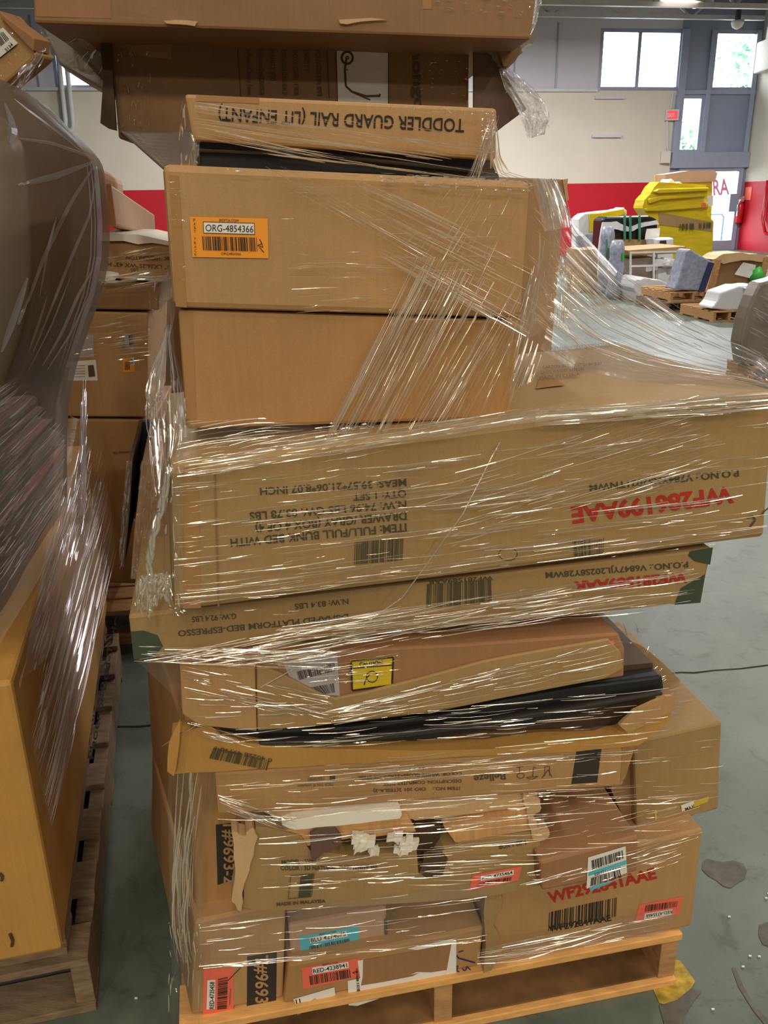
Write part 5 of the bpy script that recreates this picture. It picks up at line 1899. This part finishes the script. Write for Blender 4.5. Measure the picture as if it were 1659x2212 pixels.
# guard rail box: fan from the upper left, steep pulls at the right end
G = Face(1.285, 0.17)
face_streaks(G, [(418, 208), (1070, 300), (1060, 400), (425, 300)], 60, 201, lu=(0.10, 0.5), w=MED, dv=0.0)
face_streaks(G, [(430, 268), (720, 340), (700, 352), (425, 300)], 14, 202, lu=(0.4, 0.9), w=MED, dv=0.0)
face_streaks(G, [(560, 330), (1040, 386), (1060, 392), (600, 338)], 26, 203, lu=(0.2, 0.5), w=THIN)
face_streaks(G, [(1058, 242), (1004, 392), (1030, 398), (1076, 250)], 34, 204, lu=(0.2, 0.8), w=MED)
face_streaks(G, [(840, 228), (1060, 242), (1060, 252), (840, 238)], 50, 205, lu=(0.02, 0.08), w=MED)
f_ = Film()
P = curves([PY(1068, 238, 1.31), PY(1076, 300, 1.31), PY(1080, 340, 1.32), PY(1098, 372, 1.34), PY(1150, 388, 1.36)],
           [PY(1040, 236, 1.29), PY(1040, 300, 1.29), PY(1030, 340, 1.29), PY(1010, 376, 1.29), PY(1000, 386, 1.29)], G.n)
f_.sheet(P, 8, 20, 0.002, 3, 5, 4.0, 0.3, 0.3)
for k in range(16):
    u = RND.uniform(0, 0.4)
    f_.strand(lambda a, b: P(b, a), RND.uniform(0, .5), u, RND.uniform(.6, 1), u + RND.uniform(-.05, .1), RND.uniform(.0006, .0022))
f_.strand(lambda a, b: P(b, a), 0, 0.0, 1, 0.0, 0.0012, seg=20)
f_.flush(FILM, FH)
# left end of guard rail box
f_ = Film()
P = between(PY(398, 205, 1.27), PY(432, 210, 1.26), PY(432, 356, 1.26), PY(386, 352, 1.28), 0.004)
f_.sheet(P, 6, 12, 0.003, 3, 6, 9.0, 0.2, 0.3)
f_.crumple(P, 24, L=0.3, seed=44, bias=1.4)
f_.flush(FILM, FH)
# orange tagged box
T_ = Face(1.24, 0.17)
face_streaks(T_, [(590, 362), (850, 372), (850, 690), (640, 690)], 46, 211, lu=(0.08, 0.5), w=THIN, dv=-0.03, rows=26)
face_streaks(T_, [(760, 430), (1120, 440), (1110, 700), (760, 690)], 36, 212, lu=(0.1, 0.5), w=THIN, dv=-0.03, rows=24)
face_streaks(T_, [(480, 362), (1150, 390), (1150, 398), (480, 370)], 40, 213, lu=(0.01, 0.06), w=MED)
face_streaks(T_, [(820, 374), (1150, 390), (1150, 420), (820, 400)], 90, 214, lu=(0.02, 0.12), w=MED, cr=40)
face_streaks(T_, [(760, 378), (1150, 560), (1130, 690), (800, 510)], 70, 215, lu=(0.1, 0.6), w=THIN, off=0.006)
face_streaks(T_, [(540, 360), (900, 560), (960, 560), (620, 360)], 10, 216, lu=(0.3, 0.8), w=(0.0003, 0.0008), off=0.006)
face_streaks(T_, [(820, 520), (1150, 700), (1130, 730), (820, 560)], 34, 217, lu=(0.2, 0.9), w=MED, off=0.008)
face_streaks(T_, [(960, 400), (830, 560), (1040, 640), (1130, 430)], 60, 218, lu=(0.15, 0.6), w=(0.0003, 0.0008), off=0.007)
face_streaks(T_, [(360, 380), (400, 382), (410, 660), (380, 660)], 22, 219, lu=(0.2, 0.6), w=THIN, rows=14)
# the big fan that runs down over both boxes
face_streaks(T_, [(905, 545), (672, 1000), (790, 1000), (1010, 575)], 110, 221, lu=(0.15, 0.75), w=MED, off=0.010, wob=0.012)
face_streaks(T_, [(900, 545), (668, 1000), (676, 1000), (912, 548)], 7, 226, lu=(0.5, 1.0), w=MED, off=0.011)
face_streaks(T_, [(1000, 575), (780, 1000), (900, 1000), (1120, 640)], 80, 222, lu=(0.15, 0.6), w=MED, off=0.010, wob=0.012)
face_streaks(T_, [(1100, 560), (880, 960), (1010, 960), (1140, 690)], 50, 223, lu=(0.12, 0.5), w=THIN, off=0.010)
face_streaks(T_, [(1146, 560), (1060, 860), (1100, 870), (1160, 640)], 34, 227, lu=(0.15, 0.5), w=MED, off=0.010)
# bright fan at the lower right corner of the boxes, from the box edge to the big box top
f_ = Film()
P = between(PY(1112, 716, 1.42), PY(1060, 872, 1.40), PY(1118, 880, 1.50), PY(1178, 752, 1.52))
f_.sheet(P, 16, 16, 0.004, 1.2, 14, 5.0, 0.3, 0.4)
f_.streaks(P, 46, lu=(0.3, 0.95), w=(0.0008, 0.0038), seed=231)
f_.flush(FILM, FH)
f_ = Film()
P = between(PY(1148, 388, 1.48), PY(1196, 700, 1.55), PY(1126, 742, 1.50), PY(1126, 500, 1.46))
f_.sheet(P, 16, 12, 0.004, 2, 10, 6.0, 0.5, 0.3)
f_.flush(FILM, FH)
# film from the rear box top down to the front edge
f_ = Film()
P = between(PY(1150, 386, 1.48), PY(1176, 500, 1.50), PY(1234, 490, 1.95), PY(1200, 386, 2.05))
f_.sheet(P, 12, 12, 0.004, 2, 10, 7.0, 0.3, 0.6)
f_.streaks(P, 44, lu=(0.4, 1.0), w=(0.001, 0.0042), seed=233)
f_.flush(FILM, FH)
# the long sheet that fans out to the right corner of the big box
up_ = [(1202, 390, 2.05), (1236, 478, 1.95), (1340, 590, 1.85), (1480, 690, 1.72), (1580, 738, 1.60), (1650, 772, 1.50), (1690, 836, 1.36)]
dn_ = [(1120, 720, 1.50), (1165, 752, 1.58)] + [(a, b, FTOP.pt(a, b, 0.004).y) for a, b in ((1240, 800), (1360, 822), (1460, 832), (1570, 840), (1676, 841))]
A_ = [PY(*a) for a in up_]
B_ = [PY(*a) for a in dn_]
BASE = curves(A_, B_, (0.2, -0.9, 0.45))


def fan(u, v):
    return BASE(v, u)


f_ = Film()
f_.sheet(fan, 40, 24, 0.006, 1.5, 14, 8.0, 1.2, 0.5)
f_.streaks(fan, 120, lu=(0.06, 0.4), w=MED, v=(0.0, 0.9), seed=241, wob=0.02)
f_.streaks(fan, 20, lu=(0.3, 0.7), w=(0.0008, 0.0026), v=(0.55, 0.85), seed=242)
f_.streaks(fan, 26, lu=(0.2, 0.5), w=(0.0008, 0.003), u=(0.05, 0.6), v=(0.1, 0.45), seed=245)
f_.strand(fan, 0.0, 0.01, 0.99, 0.01, 0.0016, seg=24)
f_.crumple(fan, 40, L=0.05, u=(0.75, 1), v=(0.1, 0.9), seed=243)
f_.flush(FILM, FF_)
# criss-cross pulls by the corner
f_ = Film()
P = between(PY(1146, 430, 1.46), PY(1330, 640, 1.72), PY(1250, 800, 1.62), PY(1126, 700, 1.46))
f_.streaks(P, 90, lu=(0.06, 0.3), w=MED, seed=251)
f_.crumple(P, 90, L=0.10, w=(0.0006, 0.002), u=(0.25, 0.6), v=(0.2, 0.7), seed=253, bias=0.1)
Pt = between(PY(1160, 480, 1.47), PY(1150, 700, 1.47), PY(1226, 720, 1.58), PY(1240, 560, 1.6))
f_.streaks(Pt, 60, lu=(0.1, 0.4), w=(0.0005, 0.0016), seed=255)
f_.flush(FILM, FW)
# pulled folds lying on the big box top edge, and its bright rim
R_ = Face(1.172, 0.25)
face_streaks(R_, [(390, 990), (1150, 872), (1180, 900), (380, 1030)], 150, 261, lu=(0.03, 0.25), w=MED, cr=30, off=0.010)
f_ = Film()
P = between(PY(402, 906, 1.225), PY(1110, 872, 1.36), PY(1150, 890, 1.40), PY(372, 1008, 1.09))
f_.sheet(P, 36, 12, 0.004, 3, 9, 11.0, 1.0, 0.2)
f_.streaks(P, 130, lu=(0.03, 0.3), w=MED, dv=-0.15, u=(0.0, 1), seed=263)
f_.crumple(P, 90, L=0.04, u=(0.35, 1), v=(0.2, 1), seed=265)
f_.flush(FILM, FH)
face_streaks(R_, [(1150, 880), (1670, 842), (1666, 882), (1150, 916)], 110, 267, lu=(0.08, 0.5), w=(0.0006, 0.0026), off=0.008, sheet=True)
# face of the big box
face_streaks(R_, [(372, 1030), (1668, 890), (1650, 1150), (378, 1310)], 230, 271, lu=(0.03, 0.22), w=MED, dv=0.0, rows=70)
face_streaks(R_, [(880, 1040), (1500, 850), (1560, 1010), (960, 1180)], 130, 273, lu=(0.05, 0.35), w=MED, off=0.006)
face_streaks(R_, [(380, 1030), (440, 1024), (440, 1310), (384, 1318)], 18, 275, lu=(0.4, 0.9), w=THIN)
face_streaks(R_, [(700, 980), (900, 940), (640, 1320), (500, 1330)], 30, 277, lu=(0.3, 0.6), w=(0.0003, 0.0009), off=0.007)
face_streaks(R_, [(1070, 1130), (1640, 1120), (1620, 1165), (1100, 1225)], 26, 278, lu=(0.02, 0.08), w=MED)
# platform bed band and the dark gap under it
S_ = Face(1.175, TAN)
face_streaks(S_, [(290, 1420), (1110, 1255), (1440, 1290), (540, 1440)], 150, 281, lu=(0.04, 0.3), w=MED, dv=0.0)
face_streaks(S_, [(600, 1350), (1520, 1215), (1480, 1310), (560, 1400)], 120, 283, lu=(0.05, 0.3), w=MED)
face_streaks(S_, [(300, 1392), (740, 1400), (720, 1440), (290, 1424)], 60, 285, lu=(0.1, 0.5), w=MED)
f_ = Film()
P = curves([PY(290, 1422, 1.15), PY(500, 1418, 1.19), PY(900, 1370, 1.27), PY(1300, 1320, 1.40), PY(1440, 1300, 1.46)],
           [PY(372, 1500, 1.17), PY(520, 1470, 1.18), PY(900, 1420, 1.24), PY(1280, 1380, 1.38), PY(1370, 1400, 1.5)], (0.2, -1, 0))
f_.sheet(P, 12, 40, 0.004, 6, 2, 13.0, 0.1, 1.0)
f_.flush(FILM, FH)
# caution box
V_ = Face(1.185, TAN)
face_streaks(V_, [(392, 1432), (720, 1500), (720, 1560), (400, 1490)], 70, 291, lu=(0.06, 0.3), w=MED)
face_streaks(V_, [(700, 1530), (1340, 1372), (1345, 1450), (720, 1560)], 85, 293, lu=(0.05, 0.3), w=MED)
face_streaks(V_, [(400, 1500), (560, 1512), (1000, 1520), (420, 1555)], 26, 295, lu=(0.1, 0.4), w=MED)
face_streaks(V_, [(640, 1440), (860, 1405), (860, 1460), (680, 1480)], 30, 297, lu=(0.1, 0.5), w=MED, cr=30)
f_ = Film()
P = between(PY(1290, 1368, 1.42), PY(1385, 1330, 1.44), PY(1350, 1490, 1.44), PY(1336, 1480, 1.42))
f_.sheet(P, 8, 14, 0.012, 3, 5, 14.0, 0.2, 0.3)
f_.crumple(P, 46, L=0.25, w=(0.0008, 0.003), seed=299, bias=1.2)
f_.flush(FILM, FH)
# black panel band
W_ = Face(1.19, TAN)
face_streaks(W_, [(460, 1568), (1440, 1480), (1440, 1560), (540, 1625)], 85, 301, lu=(0.03, 0.22), w=(0.0004, 0.0022), dv=0.02)
face_streaks(W_, [(390, 1545), (560, 1590), (560, 1612), (440, 1585)], 20, 303, lu=(0.2, 0.6), w=MED)
face_streaks(W_, [(700, 1640), (1440, 1570), (1400, 1630), (700, 1680)], 45, 305, lu=(0.05, 0.25), w=MED)
f_ = Film()
P = between(PY(1348, 1470, 1.45), PY(1390, 1390, 1.55), PY(1566, 1562, 1.55), PY(1440, 1540, 1.45), 0.0)
f_.sheet(P, 14, 14, 0.004, 2, 8, 15.0, 0.3, 0.3)
f_.strand(P, 1, 0.0, 1, 1, 0.0022, seg=12)
f_.streaks(P, 24, lu=(0.1, 0.5), w=MED, seed=307)
f_.flush(FILM, FW)
# lower half, front
X_ = Face(1.21, TAN)
face_streaks(X_, [(470, 1690), (1560, 1590), (1555, 1720), (470, 1770)], 90, 311, lu=(0.03, 0.2), w=MED, rows=50)
face_streaks(X_, [(470, 1710), (640, 1760), (640, 1800), (480, 1745)], 34, 313, lu=(0.2, 0.8), w=MED)
face_streaks(X_, [(560, 1800), (1560, 1700), (1400, 1880), (540, 1940)], 95, 315, lu=(0.03, 0.22), w=MED, rows=60, dv=0.03)
face_streaks(X_, [(560, 1860), (1250, 1830), (1250, 1900), (560, 1920)], 30, 317, lu=(0.05, 0.2), w=(0.0006, 0.0022), rows=20)
face_streaks(X_, [(1100, 1720), (1200, 1700), (1180, 1770), (700, 1800)], 26, 318, lu=(0.1, 0.3), w=(0.0008, 0.003))
f_ = Film()
P = on_face(Face(1.225, TAN), [(430, 1985), (1050, 1905), (1050, 2030), (430, 2090)], 0.002)
f_.sheet(P, 36, 14, 0.001, 2, 14, 16.0, 0.8, 0.2)
f_.streaks(P, 80, lu=(0.04, 0.25), w=MED, seed=321, rows=24)
f_.flush(FILM, FF_)
f_ = Film()
P = curves([PY(1030, 2052, 1.24), PY(1200, 2018, 1.27), PY(1340, 1985, 1.30), PY(1462, 1958, 1.33)],
           [PY(1030, 2092, 1.235), PY(1200, 2062, 1.265), PY(1340, 2028, 1.295), PY(1440, 2020, 1.33)], (0.2, -1, 0))
f_.sheet(lambda a, b: P(b, a), 26, 8, 0.003, 2, 6, 17.0, 0.6, 0.1)
f_.streaks(lambda a, b: P(b, a), 40, lu=(0.1, 0.5), w=MED, seed=323)
f_.flush(FILM, FH)
f_ = Film()
P = between(PY(1052, 1905, 1.24), PY(1520, 1786, 1.31), PY(1480, 1860, 1.31), PY(1300, 1920, 1.27))
f_.streaks(P, 40, lu=(0.08, 0.4), w=MED, seed=325)
P = between(PY(1250, 1780, 1.30), PY(1530, 1700, 1.33), PY(1520, 1800, 1.33), PY(1280, 1880, 1.28))
f_.streaks(P, 40, lu=(0.08, 0.4), w=MED, seed=327)
f_.flush(FILM, FW)
# wet looking film round the left corner of the lower half
f_ = Film()
cA = [(372, 1560, 1.22), (366, 1700, 1.24), (365, 1850, 1.24), (364, 1980, 1.24), (372, 2080, 1.24), (366, 2220, 1.22)]
cB = [(470, 1600, 1.17), (462, 1720, 1.17), (440, 1850, 1.18), (436, 1980, 1.175), (438, 2080, 1.165), (432, 2220, 1.165)]
P = curves([PY(*a) for a in cA], [PY(*a) for a in cB], (-0.75, -0.65, 0))
PV = lambda a, b: P(b, a)
f_.sheet(PV, 24, 16, 0.008, 2.5, 7, 18.0, 1.0, 0.12)
f_.streaks(PV, 46, lu=(0.12, 0.45), w=(0.0008, 0.0036), u=(0.1, 0.8), v=(0.2, 0.75), seed=331)
f_.crumple(PV, 40, L=0.08, u=(0.55, 0.9), seed=333)
f_.flush(FILM, FH)
# film rope and the long single pull
def rope(pts, r, parent, mat, name='film_rope', twist=6):
    q_ = MB()
    P3 = [PY(*a) for a in pts]
    dense = []
    for a, b in zip(P3, P3[1:]):
        for k in range(6):
            dense.append(a.lerp(b, k / 6))
    dense.append(P3[-1])
    for ph in range(3):
        L_ = []
        for i, p in enumerate(dense):
            an = i * twist / 10.0 + ph * 2.1
            L_.append(p + Vector((math.cos(an), 0.4 * math.sin(an), math.sin(an) * 0.2)) * r * 0.7)
        q_.tube(L_, r, 6, rads=[r * (0.7 + 0.5 * noise.noise(p * 40)) for p in dense])
    q_.build(name, mat, parent, smooth=True)


rope([(350, 1612, 1.14), (500, 1520, 1.15), (700, 1408, 1.16), (870, 1290, 1.17), (1000, 1110, 1.18), (1066, 980, 1.2), (1110, 900, 1.3)], 0.0008, FILM, M['fold'], 'film_cord')
rope([(366, 1010, 1.12), (348, 1095, 1.11), (330, 1160, 1.10), (322, 1210, 1.10), (324, 1260, 1.10)], 0.0045, FILM, M['fold'])
# hanging tail of the rope
f_ = Film()
for k, (c0, c1, c2, c3) in enumerate((((300, 1244, 1.1), (330, 1236, 1.1), (326, 1316, 1.09), (290, 1310, 1.09)), ((322, 1240, 1.1), (366, 1236, 1.11), (350, 1290, 1.1), (318, 1318, 1.09)),
                                      ((340, 1236, 1.1), (366, 1240, 1.11), (364, 1296, 1.11), (352, 1292, 1.1)))):
    P = between(PY(*c0), PY(*c1), PY(*c2), PY(*c3), 0.004)
    f_.sheet(P, 14, 14, 0.010, 5, 6, 20.0 + k, 0.2, 0.2)
    f_.crumple(P, 46, L=0.35, w=(0.0008, 0.003), seed=341 + k, bias=1.5)
f_.flush(FILM, FK)
# loose film bunched down the left side of the upper boxes
f_ = Film()
cA = [(354, 560, 1.24), (366, 680, 1.24), (358, 730, 1.24), (326, 800, 1.24), (318, 850, 1.23), (322, 930, 1.22), (338, 1060, 1.2), (352, 1110, 1.18)]
cB = [(366, 560, 1.21), (374, 680, 1.21), (372, 730, 1.21), (398, 830, 1.21), (404, 880, 1.21), (408, 940, 1.2), (380, 1020, 1.12), (362, 1110, 1.12)]
P = curves([PY(*a) for a in cA], [PY(*a) for a in cB], (-0.5, -0.85, 0))
PV2 = lambda a, b: P(b, a)
f_.sheet(PV2, 44, 16, 0.012, 5, 6, 22.0, 1.0, 0.15)
f_.streaks(PV2, 70, lu=(0.06, 0.35), w=(0.0006, 0.0026), u=(0.2, 1), seed=351)
f_.crumple(PV2, 70, L=0.07, u=(0.55, 0.9), seed=353)
f_.flush(FILM, FC)
# film skin at the left end of the big box and over the open box
f_ = Film()
cA = [(352, 1000, 1.14), (350, 1100, 1.13), (352, 1230, 1.12), (364, 1310, 1.11), (390, 1328, 1.10)]
cB = [(400, 1006, 1.08), (392, 1100, 1.08), (392, 1230, 1.08), (400, 1310, 1.08), (420, 1324, 1.08)]
P = curves([PY(*a) for a in cA], [PY(*a) for a in cB], (-0.5, -0.85, 0))
f_.sheet(lambda a, b: P(b, a), 24, 8, 0.006, 4, 4, 24.0, 0.6, 0.1)
f_.crumple(lambda a, b: P(b, a), 36, L=0.12, seed=361)
f_.flush(FILM, FH)
OPENFILM = thing('film_cover', 'crinkled clear film clinging to the open box with the black slot', 'stretch film', FU.raw(320, 1240))
f_ = Film()
P = on_face(FU, [(304, 1002), (352, 1000), (352, 1248), (284, 1248)], 0.006)
f_.sheet(P, 16, 24, 0.008, 5, 8, 25.0, 0.3, 0.6)
f_.crumple(P, 70, L=0.14, seed=363)
f_.flush(OPENFILM, FC)
f_ = Film()
P = on_face(FU, [(274, 994), (286, 994), (266, 1230), (256, 1210)], 0.006)
f_.sheet(P, 5, 20, 0.006, 5, 8, 26.0, 0.1, 0.6)
f_.crumple(P, 34, L=0.14, seed=365, bias=1.5)
f_.flush(OPENFILM, FC)

# film of the upper rear stack: scrap at its right, skin on the huge box end
F2LM = thing('stretch_film', 'torn loose film hanging off the right end of the huge top box', 'stretch film', PY(1130, 200, 2.3))
f_ = Film()
cA = [(1078, 150, 2.32), (1090, 190, 2.30), (1112, 225, 2.28), (1128, 262, 2.26), (1140, 300, 2.25)]
cB = [(1094, 142, 2.36), (1136, 176, 2.36), (1176, 218, 2.36), (1186, 258, 2.36), (1176, 290, 2.36)]
P = curves([PY(*a) for a in cA], [PY(*a) for a in cB], (0.2, -1, 0.1))
f_.sheet(P, 22, 30, 0.03, 6, 6, 27.0, 0.5, 0.7)
f_.crumple(P, 150, L=0.16, w=(0.0008, 0.004), seed=371)
f_.flush(F2LM, FS_)
f_ = Film()
P = curves([PY(1148, -20, 2.30), PY(1146, 30, 2.30), PY(1136, 62, 2.30), PY(1122, 90, 2.32)], [PY(1176, -20, 2.34), PY(1164, 22, 2.34), PY(1158, 52, 2.34), PY(1126, 110, 2.34)], (0.2, -1, 0))
f_.sheet(P, 8, 18, 0.02, 4, 5, 28.0, 0.2, 0.4)
f_.crumple(P, 40, L=0.2, seed=373)
f_.flush(F2LM, FS_)
f_ = Film()
P = on_face(FW_, [(920, -40), (1150, -30), (1140, 40), (920, 30)], 0.006)
f_.crumple(P, 60, L=0.08, seed=375)
P = on_face(FX, [(900, 130), (1010, 135), (1010, 205), (900, 205)], 0.006)
f_.crumple(P, 50, L=0.08, seed=377)
P = on_face(FX, [(250, 100), (330, 100), (330, 280), (254, 280)], 0.006)
f_.crumple(P, 40, L=0.1, seed=379, bias=1.5)
f_.flush(F2LM, FW)
F3LM = thing('stretch_film', 'grey film draped under the left end of the huge top box', 'stretch film', PY(150, 150, 2.4))
f_ = Film()
cA = [(88, 58, 2.3), (92, 100, 2.35), (108, 122, 2.38), (150, 152, 2.4), (200, 172, 2.4), (224, 196, 2.4)]
cB = [(120, 58, 2.2), (150, 70, 2.2), (180, 84, 2.22), (200, 100, 2.25), (224, 120, 2.3), (240, 160, 2.36)]
P = curves([PY(*a) for a in cA], [PY(*a) for a in cB], (-0.3, -0.9, -0.3))
f_.sheet(P, 14, 30, 0.02, 4, 4, 29.0, 0.3, 0.6)
f_.streaks(P, 20, lu=(0.3, 0.8), w=(0.001, 0.004), seed=381)
f_.flush(F3LM, FH)
# film at the upper left box
f_ = Film()
root = thing('stretch_film', 'wrinkled film tail hanging below the upper left box corner', 'stretch film', PY(60, 180, 1.8))
P = between(PY(98, 104, 1.95), PY(78, 120, 1.8), PY(-10, 214, 1.75), PY(46, 214, 1.95))
f_.sheet(P, 14, 14, 0.015, 4, 4, 30.0, 0.3, 0.3)
f_.crumple(P, 50, L=0.25, w=(0.0008, 0.003), seed=383, bias=1.5)
P = on_face(TL, [(-60, 100), (10, 40), (74, 124), (-40, 220)], 0.012)
f_.crumple(P, 70, L=0.09, seed=385)
f_.flush(root, FC)
# film of the stack in the left gap
GAPF = thing('stretch_film', 'clear film round the brown box stack in the left gap', 'stretch film', PB.raw(240, 900))
PF = Face(3.03, 0.12)
f_ = Film()
f_.streaks(on_face(PF, [(190, 560), (380, 520), (380, 610), (190, 640)], 0.004), 30, lu=(0.1, 0.5), w=(0.001, 0.005), seed=391)
f_.streaks(on_face(PF, [(130, 710), (330, 670), (330, 780), (130, 800)], 0.004), 60, lu=(0.1, 0.4), w=(0.001, 0.004), seed=393)
f_.streaks(on_face(PF, [(200, 596), (360, 590), (360, 608), (200, 612)], 0.004), 36, lu=(0.1, 0.5), w=(0.002, 0.006), seed=395)
P = on_face(PF, [(322, 600), (372, 590), (352, 900), (318, 900)], 0.01)
f_.sheet(P, 10, 24, 0.02, 4, 6, 31.0, 0.2, 0.6)
f_.crumple(P, 46, L=0.12, w=(0.001, 0.004), seed=397)
f_.flush(GAPF, FH)

# film of the big left stack
SF2 = SideFace(0.02)
SF3 = SideFace(0.05)
f_ = Film()
P = on_face(SF3, [(-60, 880), (150, 716), (134, 1080), (0, 1290)], 0.0)
f_.sheet(P, 26, 26, 0.010, 1.2, 18, 33.0, 1.2, 0.5)
f_.streaks(P, 300, lu=(0.06, 0.3), w=(0.0004, 0.0018), seed=401, bow=0.008, wob=0.0)
f_.streaks(P, 40, lu=(0.3, 0.9), w=(0.0005, 0.002), v=(0.0, 0.1), seed=403, bow=0.008, wob=0.0)
f_.flush(FLEFT, FC)
f_ = Film()
P = on_face(SF2, [(128, 870), (140, 870), (134, 1130), (112, 1130)], 0.05)
PV3 = lambda a, b: (P(b, a)[0], P(b, a)[1])
f_.streaks(PV3, 60, lu=(0.15, 0.5), w=(0.001, 0.004), seed=405, bow=0.008, wob=0.0)
f_.crumple(P, 60, L=0.4, w=(0.0006, 0.002), seed=407, bias=-0.9)
f_.flush(FLEFT, FC)
f_ = Film()
P = on_face(SF2, [(236, 944), (52, 1590), (100, 1800), (262, 1110)], 0.008)
f_.sheet(P, 30, 20, 0.006, 1.5, 16, 35.0, 1.4, 0.4)
f_.streaks(P, 260, lu=(0.05, 0.25), w=(0.0006, 0.0026), seed=411, bow=0.008, wob=0.0)
f_.streaks(P, 30, lu=(0.2, 0.45), w=(0.001, 0.0045), u=(0.3, 1), v=(0.45, 0.95), seed=413, bow=0.008, wob=0.0)
f_.flush(FLEFT, FC)
f_ = Film()
P = on_face(SF2, [(140, 900), (232, 946), (150, 1330), (20, 1500)], 0.014)
f_.sheet(P, 16, 30, 0.02, 3, 6, 36.0, 0.4, 1.0)
f_.crumple(P, 150, L=0.12, w=(0.0006, 0.0024), v=(0.05, 0.6), seed=417, bias=2.1)
f_.strand(P, 0, 0, 1, 0, 0.004, seg=10)
f_.flush(FLEFT, FC)
f_ = Film()
P = on_face(SF2, [(150, 1010), (5, 1330), (40, 1520), (110, 1250)], 0.03)
f_.streaks(P, 140, lu=(0.06, 0.3), w=(0.0004, 0.0016), seed=419, bow=0.008, wob=0.0)
f_.flush(FLEFT, FC)

# folds of the plastic bag, laid on its surface, and its rim highlight
bpy.context.view_layer.update()
_o = wloc(BAG)
f_ = Film()


def bag_fold(pts, w, seg=16):
    ps = []
    for k in range(seg + 1):
        x = k / seg * (len(pts) - 1)
        i = min(int(x), len(pts) - 2)
        t = x - i
        px, py = pts[i][0] * (1 - t) + pts[i + 1][0] * t, pts[i][1] * (1 - t) + pts[i + 1][1] * t
        ok, loc, nrm, _ = BAG.ray_cast(CAM - _o, ray(px, py).normalized())
        if ok:
            if nrm.dot(ray(px, py)) > 0:
                nrm = -nrm
            ps.append((loc + _o, nrm))
    if len(ps) < 4:
        return
    k0 = len(f_.v)
    n_ = len(ps)
    for i, (p, n) in enumerate(ps):
        d = (ps[min(i + 1, n_ - 1)][0] - ps[max(i - 1, 0)][0]).normalized()
        a = n.cross(d).normalized()
        pr = math.sin(math.pi * (0.05 + 0.9 * i / (n_ - 1))) ** 0.7
        f_.v += [p - a * w * pr + n * 0.001, p + n * (0.001 + w * 0.7 * pr), p + a * w * pr + n * 0.001]
        f_.uv += [(0, 0)] * 3
    for i in range(n_ - 1):
        b = k0 + i * 3
        f_.f += [(b, b + 1, b + 4, b + 3), (b + 1, b + 2, b + 5, b + 4)]
        f_.m += [1, 1]


for pts, w in (([(208, 350), (150, 440), (90, 560), (40, 700)], 0.006), ([(206, 348), (120, 380), (40, 400)], 0.005), ([(206, 346), (170, 330), (110, 310), (40, 300)], 0.004),
               ([(210, 360), (190, 470), (150, 560), (110, 660), (70, 760)], 0.005), ([(200, 580), (165, 640), (130, 720), (90, 790)], 0.006), ([(190, 640), (150, 720), (100, 800)], 0.004),
               ([(60, 600), (30, 690), (4, 760)], 0.005), ([(120, 470), (100, 540), (84, 640)], 0.004), ([(30, 215), (60, 240), (90, 262), (140, 300), (190, 340)], 0.004),
               ([(10, 225), (24, 260), (28, 290), (20, 310)], 0.007), ([(100, 640), (60, 760)], 0.004), ([(150, 600), (110, 700), (60, 800)], 0.003)):
    bag_fold(pts, w)
rim = [(206, 352), (211, 400), (216, 480), (214, 556), (199, 632), (168, 724), (146, 796), (133, 870)]  # rim folds that also carry the bluish edge highlight in their colour
for dx_, w in ((0, 0.006), (-6, 0.004), (-12, 0.003), (-3, 0.004), (-20, 0.003)):
    bag_fold([(x + dx_, y) for x, y in rim], w, 40)
f_.flush(BAG.parent, [M['film'], M['fold_soft']], 'bag_fold')
